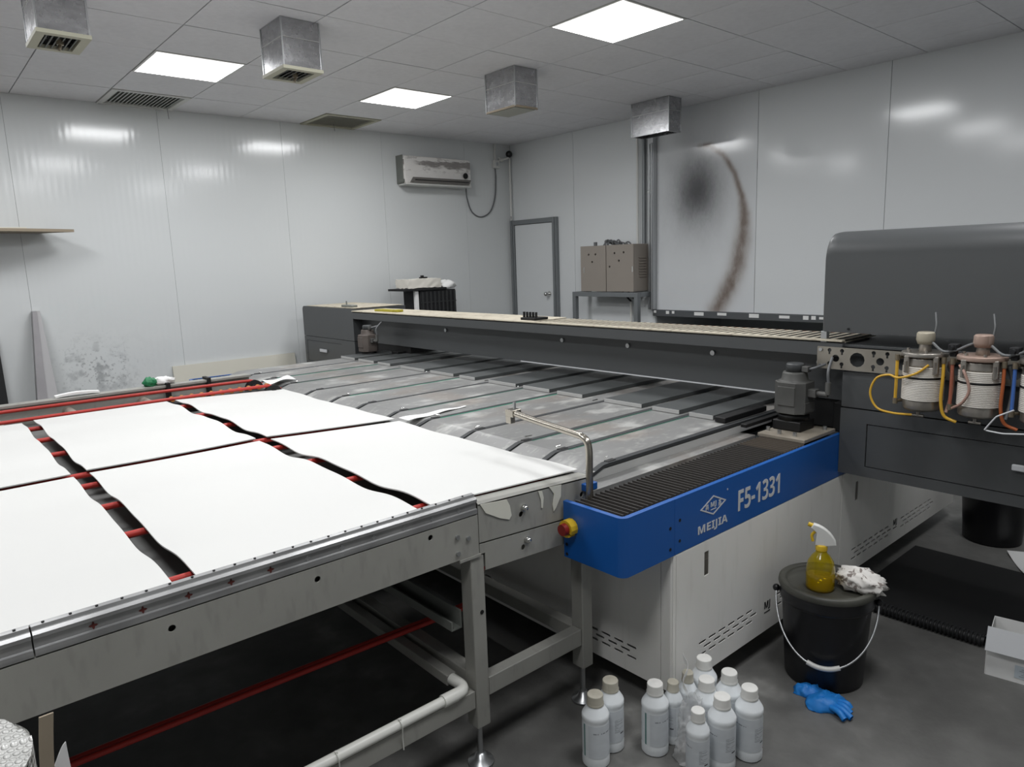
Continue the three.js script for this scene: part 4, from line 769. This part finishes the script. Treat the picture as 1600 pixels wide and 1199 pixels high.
// ------------------------------------------------------------------ ink pressure tanks
const tankLabels = ['leftmost ink pressure tank with yellow hoses on the gantry front', 'middle ink pressure tank with brown and orange hoses on the gantry front', 'rightmost ink pressure tank with blue hoses, cut by the frame edge'];
[[0.995, M.hoseYellow, M.hoseYellow, M.capBeige], [0.805, M.hoseBrown, M.hoseOrange, M.capBrown], [0.612, M.hoseBlue, M.hoseBlue, M.silver]].forEach(([z, h1, h2, capM], i) => {
  const x = 2.925, y = 0.985;
  const t = thing('ink_tank', tankLabels[i], 'ink tank', [x, y, z], 'ink pressure tanks on the gantry front');
  obj('base_cup', lathe([[0, 0], [0.05, 0], [0.062, 0.006], [0.066, 0.012], [0.066, 0.042], [0.058, 0.042], [0, 0.042]], x, y, z), M.tankMetal, t);
  const prof = [[0, 0.042], [0.070, 0.042]]; for (let k = 0; k < 20; k++) { const yy = 0.043 + k * 0.0064; if (k === 13) { prof.push([0.068, yy], [0.068, yy + 0.0064]); continue; } prof.push([0.0695, yy], [0.0715, yy + 0.0015], [0.0715, yy + 0.0045], [0.0695, yy + 0.0062]); } prof.push([0.0695, 0.172], [0, 0.172]);
  obj('ribbed_jacket', lathe(prof, x, y, z, 36), M.tankRib, t);
  obj('strap', lathe([[0.069, 0.126], [0.0725, 0.127], [0.0725, 0.133], [0.069, 0.134]], x, y, z, 36), M.black, t);
  obj('collar', lathe([[0, 0.172], [0.068, 0.172], [0.070, 0.178], [0.066, 0.20], [0.066, 0.208], [0, 0.208]], x, y, z, 36), M.tankMetal, t);
  obj('lid', lathe([[0, 0.226], [0.076, 0.226], [0.079, 0.222], [0.079, 0.211], [0.076, 0.208], [0, 0.208]], x, y, z, 36), i === 1 ? M.capBrown : M.tankMetal, t);
  obj('filler_neck', lathe([[0.02, 0.254], [0.022, 0.226], [0, 0.226]], x, y, z, 20), M.tankMetal, t);
  obj('filler_cap', [lathe([[0, 0.30], [0.026, 0.30], [0.031, 0.295], [0.032, 0.270], [0.026, 0.254], [0, 0.254]], 0, 0, 0, 24).translate(x, y, -z)], capM, t);
  for (const an of [Math.PI * 0.83, Math.PI * 1.28, Math.PI * 0.3]) {
    const cx = x + Math.cos(an) * 0.074, cz = z + Math.sin(an) * 0.074;
    obj('lid_clamp', [box(cx - 0.010, cx + 0.010, y + 0.150, y + 0.215, cz - 0.009, cz + 0.009, 0.004), rod(P(cx - 0.008, y + 0.150, cz), P(cx - 0.014, y + 0.195, cz), 0.004, 6)], M.tankMetal, t);
  }
  for (let k = 0; k < 6; k++) { const an = k * 1.047 + 0.4; obj('lid_bolt', rod(P(x + Math.cos(an) * 0.062, y + 0.226, z + Math.sin(an) * 0.062), P(x + Math.cos(an) * 0.062, y + 0.235, z + Math.sin(an) * 0.062), 0.006, 6), M.tankMetal, t); }
  obj('valve_block', [box(x - 0.03, x + 0.02, y + 0.238, y + 0.262, z - 0.115, z - 0.085, 0.004), box(x - 0.02, x + 0.01, y + 0.215, y + 0.238, z - 0.11, z - 0.09, 0.003), rod(P(x - 0.03, y + 0.25, z - 0.1), P(x - 0.05, y + 0.25, z - 0.1), 0.008, 8)], M.rubber, t);
  obj('rear_tube', tube([P(x + 0.02, y + 0.19, z - 0.08), P(x + 0.03, y + 0.12, z - 0.092), P(x + 0.02, y + 0.05, z - 0.09), P(x, y + 0.0, z - 0.085)], 0.007, 20, 6), i === 0 ? M.hosePink : M.hoseGrey, t);
  obj('mount_arm', box(x + 0.06, gx - 0.0125, y + 0.13, y + 0.16, z - 0.02, z + 0.02, 0.003), M.tankMetal, t);
  for (const [zz, yy, zi] of [[z + 0.083, 0.19, z + 0.06], [z + 0.083, 0.02, z + 0.06], [z - 0.078, 0.19, z - 0.06]]) obj('hose_fitting', [rod(P(x - 0.035, y + yy, zz), P(x - 0.035, y + yy + 0.022, zz), 0.009, 10), rod(P(x - 0.035, y + yy + 0.011, zz), P(x, y + yy + 0.011, zi), 0.006, 8)], M.brass, t);
  obj('level_hose', rod(P(x - 0.035, y + 0.04, z + 0.083), P(x - 0.035, y + 0.19, z + 0.083), 0.006, 10), h1, t);
  obj('feed_hose', tube(i === 2 ? [P(x - 0.035, y + 0.19, z - 0.078), P(x - 0.04, y + 0.1, z - 0.08), P(x - 0.03, y + 0.0, z - 0.07)] : [P(x - 0.035, y + 0.19, z - 0.078), P(x - 0.042, y + 0.13, z - 0.08), P(x - 0.04, y + 0.05, z - 0.078), P(x - 0.035, y - 0.005, z - 0.09), P(x - 0.03, y - 0.025, z - 0.13)], 0.006, 30, 8), h2, t);
  obj('drain_tee', [rod(P(x - 0.03, y + 0.002, z), P(x - 0.03, y - 0.02, z), 0.007, 8), rod(P(x - 0.03, y - 0.018, z - 0.02), P(x - 0.03, y - 0.018, z + 0.02), 0.006, 8)], M.tankMetal, t);
  if (i === 0) obj('loop_hose', tube([P(x - 0.03, y - 0.018, z + 0.02), P(x - 0.035, y - 0.02, z + 0.09), P(x - 0.035, y - 0.006, z + 0.15), P(x - 0.035, y + 0.05, z + 0.178), P(x - 0.035, y + 0.11, z + 0.158), P(x - 0.04, y + 0.13, z + 0.11), P(x - 0.075, y + 0.128, z + 0.06), P(x - 0.08, y + 0.15, z + 0.0), P(x - 0.07, y + 0.185, z - 0.04)], 0.0045, 60, 8), M.hoseYellow, t);
  if (i === 1) obj('loop_hose', tube([P(x - 0.05, y + 0.19, z + 0.055), P(x - 0.08, y + 0.17, z + 0.03), P(x - 0.085, y + 0.11, z + 0.01), P(x - 0.08, y + 0.06, z + 0.03), P(x - 0.05, y + 0.03, z + 0.07)], 0.005, 40, 8), M.hosePink, t);
  if (i === 2) obj('loose_wire', tube([P(x - 0.06, y + 0.05, z + 0.07), P(x - 0.06, y + 0.02, z + 0.12), P(x - 0.05, y - 0.035, z + 0.155), P(x - 0.05, y - 0.04, z + 0.1), P(x - 0.05, y - 0.03, z + 0.02)], 0.003, 40, 6, 0.1), M.silver, t);
  obj('air_line', tube([P(x - 0.015, y + 0.262, z - 0.03), P(x - 0.03, y + 0.235, z - 0.07), P(x - 0.025, y + 0.24, z - 0.11), P(x - 0.01, y + 0.262, z - 0.15), P(x + 0.01, y + 0.27, z - 0.175)], 0.005, 24, 6), M.hoseGrey, t);
  obj('sensor_wire', tube([P(x + 0.02, y + 0.27, z - 0.02), P(x + 0.025, y + 0.32, z - 0.025), P(x + 0.035, y + 0.345, z - 0.02), P(x + 0.05, y + 0.37, z - 0.012)], 0.0035, 20, 6), M.hoseGrey, t);
});

// ------------------------------------------------------------------ floor: buckets
function bucket(name, label, x, z, sc, rich) {
  const t = thing(name, label, 'bucket', [x, 0, z]);
  const R = 0.165 * sc, B = 0.138 * sc, H = 0.375 * sc;
  obj('pail', lathe([[0, 0], [B - 0.006, 0], [B, 0.006], [B + (R - B) * 0.82 - 0.004, H * 0.82], [R - 0.001, H * 0.83], [R + 0.001, H * 0.86], [R - 0.003, H * 0.9], [R, H * 0.955], [R - 0.006, H * 0.955], [0, H * 0.955]], x, 0, z, 48), M.bucket, t);
  obj('bucket_lid', lathe([[R + 0.004, H * 0.955], [R + 0.006, H * 0.975], [R + 0.004, H * 1.008], [R - 0.004, H * 1.018], [R - 0.016, H * 1.016], [R - 0.024, H * 1.004], [R - 0.027, H * 0.972], [0, H * 0.970], [0, H * 0.956]], x, 0, z, 48), M.bucketLid, t);
  if (!rich) return t;
  // wire handle hanging on the camera side
  const d = new THREE.Vector2(-x, -z).normalize(), s = new THREE.Vector2(-d.y, d.x), pts = [];
  for (let k = 0; k <= 20; k++) { const a = Math.PI * k / 20, lat = Math.cos(a) * (R + 0.012), dn = Math.sin(a) * 0.205, out = Math.sqrt(Math.max(0, 1 - Math.pow(Math.cos(a), 2))) * (R + 0.008); pts.push(P(x + s.x * lat + d.x * out, H * 0.86 - dn, z + s.y * lat + d.y * out)); }
  obj('wire_handle', tube(pts, 0.0038, 60, 8), M.steel, t);
  obj('handle_grip', tube(pts.slice(8, 13), 0.009, 16, 10), M.plastic, t);
  for (const q of [0, 20]) obj('handle_ear', clean(new THREE.SphereGeometry(0.014, 10, 8)).translate(pts[q].x, pts[q].y, pts[q].z), M.bucket, t);
  return t;
}
bucket('black_bucket', 'black plastic bucket with lid and wire handle beside the white cabinet', 2.50, 1.135, 1, true);
bucket('black_bucket', 'black bucket standing in the shade beneath the gantry drawer at right', 4.40, 1.10, 1.0, false);
{
  const x = 2.455, z = 1.14, y = 0.366;
  const t = thing('spray_bottle', 'yellow translucent trigger spray bottle on the bucket lid', 'spray bottle', [x, y, z]);
  obj('bottle_body', lathe([[0, 0], [0.046, 0], [0.050, 0.006], [0.050, 0.05], [0.0515, 0.055], [0.050, 0.06], [0.0495, 0.08], [0.044, 0.105], [0.030, 0.128], [0.020, 0.138], [0.018, 0.148], [0.0, 0.148]], x, y, z, 32), M.yellowFluid, t);
  obj('liquid', lathe([[0, 0.003], [0.045, 0.003], [0.047, 0.01], [0.047, 0.05], [0, 0.05]], x, y, z, 24), M.amber, t);
  obj('collar', lathe([[0.019, 0.148], [0.021, 0.148], [0.021, 0.165], [0.017, 0.17], [0, 0.17]], x, y, z, 20), M.yellow, t);
  const hs = new THREE.Shape(); hs.moveTo(-0.018, 0.17); hs.lineTo(0.018, 0.17); hs.lineTo(0.046, 0.176); hs.lineTo(0.044, 0.186); hs.bezierCurveTo(0.03, 0.215, 0.005, 0.237, -0.028, 0.243); hs.lineTo(-0.034, 0.233); hs.lineTo(-0.014, 0.215); hs.lineTo(-0.018, 0.17);
  const rot = g => g.rotateY(-1.136).translate(x, y, -z);
  obj('spray_head', rot(ext(hs, 0.02, { bevelEnabled: true, bevelSize: 0.003, bevelThickness: 0.003, bevelSegments: 2 }).translate(0, 0, -0.01)), M.plastic, t);
  obj('nozzle', rot(rod(new THREE.Vector3(-0.03, 0.237, 0), new THREE.Vector3(-0.048, 0.243, 0), 0.008, 10)), M.yellow, t);
  obj('trigger', rot(tube([new THREE.Vector3(-0.022, 0.218, 0), new THREE.Vector3(-0.034, 0.20, 0), new THREE.Vector3(-0.03, 0.178, 0)], 0.0055, 12, 8)), M.yellow, t);
}
{ // crumpled rag on the lid's edge
  const g = bend(mergeVertices(clean(new THREE.IcosahedronGeometry(0.075, 5))), v => {
    const n = fbm(v.x * 4 + 0.5, v.z * 4 + v.y * 5 + 0.5, 16, 4, 181), n2 = fbm(v.y * 4 + 0.2, v.x * 5 + 0.7, 16, 3, 183); v.multiplyScalar(0.55 + n * 0.55 + Math.abs(n2 - 0.5) * 0.9);
    v.x *= 0.8; v.y *= 0.75; if (v.z < 0.02) v.y = Math.max(v.y, -0.035); });
  tag(obj('paper_rag', clean(mergeVertices(g)).scale(1.1, 0.85, 1.2).translate(2.545, 0.400, -1.03), M.rag), 'crumpled dirty white paper rag on the bucket lid by the spray bottle', 'rag');
}
{ // blue glove
  const t = thing('blue_glove', 'blue rubber glove lying crumpled on the floor before the bucket', 'glove', [2.35, 0, 1.06]);
  const blob = (x, z, sx, sz, h, rot, k) => bend(mergeVertices(clean(new THREE.SphereGeometry(1, 20, 12))), v => { const n = fbm(v.x * 0.4 + 0.5, v.z * 0.4 + v.y * 0.3 + 0.5, 16, 4, k); v.x *= sx * (0.7 + n * 0.6); v.z *= sz * (0.7 + n * 0.6); v.y = Math.max(0, v.y * h * (0.4 + n * 1.2)) + 0.001; }).rotateY(rot).translate(x, 0, -z);
  obj('palm', [blob(2.352, 1.055, 0.075, 0.05, 0.04, -0.6, 191)], M.glove, t);
  obj('cuff', [blob(2.372, 1.125, 0.034, 0.055, 0.034, 0.5, 193)], M.glove, t);
  for (let k = 0; k < 4; k++) obj('finger', tube([P(2.33 + k * 0.014, 0.014, 1.05 - k * 0.004), P(2.31 + k * 0.022, 0.024, 0.995), P(2.30 + k * 0.025, 0.011, 0.955 + 0.012 * Math.abs(k - 1))], 0.0105, 12, 8), M.glove, t);
  t.position.x -= 0.035; t.position.z += 0.02;
}

// ------------------------------------------------------------------ bottles
const labelTex = tex(256, (u, v) => {
  let c = [0.91, 0.93, 0.94];
  const inL = u > 0.30 && u < 0.90; if (inL) c = [0.85, 0.868, 0.885];
  if (Math.abs(u - 0.24) < 0.012) c = [0.35, 0.52, 0.50];
  const r = Math.floor(v * 40), w = hash(r, 5, 7);
  if (u > 0.72 && u < 0.74 + w * 0.12 && v > 0.30 && v < 0.72 && (v * 40) % 1 > 0.55) c = mixc(c, [0.42, 0.44, 0.46], 0.55);
  if (u > 0.80 && u < 0.86 && v > 0.24 && v < 0.28) c = [0.25, 0.25, 0.27];
  if (u > 0.36 && u < 0.62 && v > 0.76 && v < 0.79 && hash(Math.floor(u * 90), 3) > 0.35) c = mixc(c, [0.35, 0.37, 0.40], 0.6);
  const n = fbm(u, v, 8, 4, 201) - 0.5; return c.map(x => x + n * 0.05);
});
M.label = std(0xffffff, 0.45, { map: labelTex });
const bottleParts = {};
function bottle(x, z, label, { r = 0.044, h = 0.24, turn = 0, cap = M.cap, kind = 'big' } = {}) {
  const t = thing('white_bottle', label, 'bottle', [x, 0, z], 'white plastic bottles on the floor');
  t.rotation.y = turn;
  const k = kind + r + h; const s = h / 0.24, q = r / 0.044;
  bottleParts[k] ??= (() => {
    const L = (p, seg = 32) => metreUV(clean(new THREE.LatheGeometry(p.map(([a, b]) => new THREE.Vector2(a * q, b * s)), seg)));
    const lab = clean(new THREE.CylinderGeometry(0.0432 * q, 0.0432 * q, 0.112 * s, 40, 1, true)); // keeps its own wrap-around uv
    const lg = new THREE.CylinderGeometry(0.0434 * q, 0.0434 * q, 0.112 * s, 40, 1, true).toNonIndexed(); lg.translate(0, 0.094 * s, 0);
    return [L([[0, 0], [0.040, 0], [0.044, 0.005], [0.044, 0.028], [0.0425, 0.034], [0.0428, 0.038], [0.0428, 0.152], [0.0422, 0.158], [0.0442, 0.162], [0.0442, 0.171], [0.0418, 0.177], [0.0285, 0.199], [0.0265, 0.203], [0.0255, 0.210], [0, 0.210]]), lg,
      L([[0.0262, 0.203], [0.0278, 0.205], [0.0278, 0.211], [0.0255, 0.213], [0.0258, 0.236], [0.0238, 0.240], [0, 0.240]])];
  })();
  const [a, b, c] = bottleParts[k];
  for (const [n, g, m] of [['bottle_body', a, M.bottle], ['label', b, M.label], ['cap', c, cap]]) { const o = new THREE.Mesh(g, m); o.name = n; o.castShadow = o.receiveShadow = true; t.add(o); }
  return t;
}
bottle(1.510, 1.405, 'leftmost white bottle with a dirty cap and a green stripe', { cap: M.capDirty, turn: 3.0 });
bottle(1.602, 1.422, 'white bottle just behind the leftmost one', { cap: M.capDirty, turn: 1.2 });
bottle(1.692, 1.310, 'white bottle with a grey label at the left of the bagged group', { turn: 3.1 });
bottle(1.772, 1.298, 'slim white bottle with a cream cap inside the clear bag, left of two', { r: 0.032, h: 0.215, cap: M.capDirty });
bottle(1.842, 1.290, 'slim white bottle with a cream cap inside the clear bag, right of two', { r: 0.032, h: 0.222, cap: M.capDirty, turn: 1 });
bottle(1.930, 1.285, 'white bottle farthest back against the white cabinet side', { turn: 1.4 });
bottle(1.830, 1.208, 'white bottle in the middle of the group before the bagged caps', { turn: 1.3 });
bottle(1.918, 1.180, 'white bottle behind the rightmost one', { turn: 1.0 });
bottle(1.888, 1.088, 'rightmost white bottle of the group, with printed label', { turn: 1.15 });
bottle(1.786, 1.122, 'white bottle at the front, between the rightmost and the slim one', { turn: 1.05 });
bottle(1.683, 1.140, 'slim worn white bottle nearest the frame bottom', { r: 0.036, h: 0.232, turn: 0.9 });
{ // clear bag slumped between and over the slim bottles
  const t = thing('clear_bag', 'crumpled clear plastic bag standing between the white bottles', 'plastic bag', [1.745, 0.0, 1.215]);
  const crease = (u, v, k) => fbm(u * 0.5 + 0.3, v * 0.5 + 0.3, 16, 4, k) - 0.5 + 0.6 * (Math.abs(fbm(u + 0.1, v + 0.2, 16, 3, k + 9) - 0.5) - 0.12);
  const g = bend(mergeVertices(clean(new THREE.CylinderGeometry(0.030, 0.042, 0.20, 48, 36, true))), v => { const a = Math.atan2(v.z, v.x) / 6.283 + 0.5, n = crease(a, v.y * 4 + 0.5, 211), k = 1 + n * 0.75; v.x *= k * 1.05; v.z *= k * 0.9; v.y += 0.102 + n * 0.02; v.x += (v.y - 0.1) * 0.12; });
  obj('bag_body', clean(mergeVertices(g)).translate(1.742, 0, -1.212), M.film, t);
  const strip = bend(mergeVertices(clean(new THREE.BoxGeometry(0.17, 0.034, 0.0012, 24, 4, 1))), v => { v.y += v.x * 0.22 + 0.004 * Math.sin(v.x * 60); v.z += 0.008 * Math.sin(v.x * 45 + v.y * 30); });
  obj('bag_flap', [strip.rotateY(0.62).translate(1.79, 0.245, -1.262)], M.film, t);
}

// ------------------------------------------------------------------ right foreground: carton, papers, mat, hose
{
  const t = thing('paper_carton', 'open white printed carton on the floor at the right frame edge', 'carton', [3.0, 0, 0.62]);
  const a = [2.93, 0.715], b = [3.02, 0.35], w = 0.002;
  const wallP = (x0, z0, x1, z1, h, m) => { const L = Math.hypot(x1 - x0, z1 - z0); return clean(new THREE.BoxGeometry(L, h, w)).rotateY(Math.atan2(z1 - z0, x1 - x0)).translate((x0 + x1) / 2, h / 2, -(z0 + z1) / 2); };
  obj('front_wall', wallP(2.925, 0.715, 2.985, 0.36, 0.115), M.paper, t);
  obj('side_wall', wallP(2.926, 0.717, 3.20, 0.765, 0.115), M.paper, t);
  obj('rear_wall', wallP(3.20, 0.764, 3.26, 0.41, 0.115), M.paper, t);
  obj('flap', clean(new THREE.BoxGeometry(0.36, w, 0.09)).rotateX(0.95).rotateY(Math.atan2(-0.355, 0.06)).translate(2.948, 0.149, -0.541), std(0xb9bbbd, 0.6), t);
  obj('printed_patch', clean(new THREE.BoxGeometry(0.13, 0.05, 0.0006)).rotateY(Math.atan2(-0.355, 0.06)).translate(2.948, 0.045, -0.563), std(0xc9d3da, 0.6), t);
  for (let k = 0; k < 5; k++) obj('print_line', clean(new THREE.BoxGeometry(0.10 - 0.012 * (k % 3), 0.002, 0.0006)).rotateY(Math.atan2(-0.355, 0.06)).translate(2.9465, 0.03 + k * 0.007, -0.563), std(0x9aa3a9, 0.6), t);
}
tag(obj('paper_sheet', bend(mergeVertices(clean(new THREE.BoxGeometry(0.30, 0.0015, 0.21, 12, 1, 8))), v => { v.y += 0.012 * Math.pow(v.x / 0.15, 2) + 0.002; }).rotateY(0.5).translate(4.15, 0.002, -0.82), M.paper), 'white paper sheet lying on the floor under the gantry at right', 'paper');
tag(obj('mat_with_shade', faceY(poly([[3.16, 0.80], [3.30, 0.80], [3.30, 0.15], [4.0, 0.15], [4.0, 1.345], [3.16, 1.345]]), 0.0005, 0.0075), std(0x131314, 0.85)), 'black mat below the gantry drawer, widened to paint in the floor shade', 'mat');  // mat spread wider so its black also paints in the gantry floor shade
{
  const t = thing('ribbed_hose', 'black ribbed hose lying along the edge of the widened mat', 'hose', [3.13, 0, 0.8]);
  const g = []; for (let k = 0; k < 34; k++) { const z = 0.79 + k * 0.0155; g.push(clean(new THREE.TorusGeometry(0.022, 0.005, 6, 14)).translate(3.13 + 0.008 * Math.sin(z * 4), 0.027, -z)); }
  obj('hose_tube', tube(Array.from({ length: 9 }, (_, k) => { const z = 0.775 + k * 0.067; return P(3.13 + 0.008 * Math.sin(z * 4), 0.027, z); }), 0.021, 40, 12), M.black, t);
  obj('hose_ribs', g, M.rubber, t);
}

// ------------------------------------------------------------------ left foreground: bubble wrap roll
{
  const t = thing('bubble_wrap_roll', 'roll of clear bubble wrap at the lower left corner', 'bubble wrap', [-0.09, 0, 1.37]);
  const g = bend(mergeVertices(clean(new THREE.CylinderGeometry(0.15, 0.15, 0.86, 80, 90))), v => { const a = Math.atan2(v.z, v.x), r = Math.hypot(v.x, v.z); if (r > 0.1) { const b = Math.max(0, Math.sin(a * 40) * Math.sin(v.y * 260)); const k = 1 + 0.015 * b + 0.03 * (fbm(a / 6.283 + 0.5, v.y * 0.5 + 0.5, 16, 3, 221) - 0.5); v.x *= k; v.z *= k; } v.y += 0.43 + (v.y > 0.42 ? -0.02 * (v.x / 0.15) + 0.03 * (fbm(v.x * 2 + 0.5, v.z * 2 + 0.5, 16, 3, 225) - 0.5) : 0); });
  obj('wrap', clean(mergeVertices(g)).translate(-0.075, 0, -1.35), M.bubble, t);
  obj('loose_end', bend(mergeVertices(clean(new THREE.BoxGeometry(0.06, 0.5, 0.002, 10, 20, 1))), v => { v.z += 0.012 * Math.sin(v.x * 60 + v.y * 9); v.y += 0.02 * Math.sin(v.x * 50); }).rotateY(0.3).translate(0.095, 0.535, -1.345), M.film, t);
}
tag(obj('cardboard_strip', bend(mergeVertices(clean(new THREE.BoxGeometry(0.020, 0.90, 0.004, 2, 30, 1))), v => { v.x += 0.006 * Math.sin(v.y * 14) + 0.02 * (v.y / 0.45); v.y += 0.45; }).translate(0.075, 0, -1.30), M.cardboard), 'brown torn cardboard strip standing beside the bubble wrap', 'cardboard');

renderer.render(scene, camera);
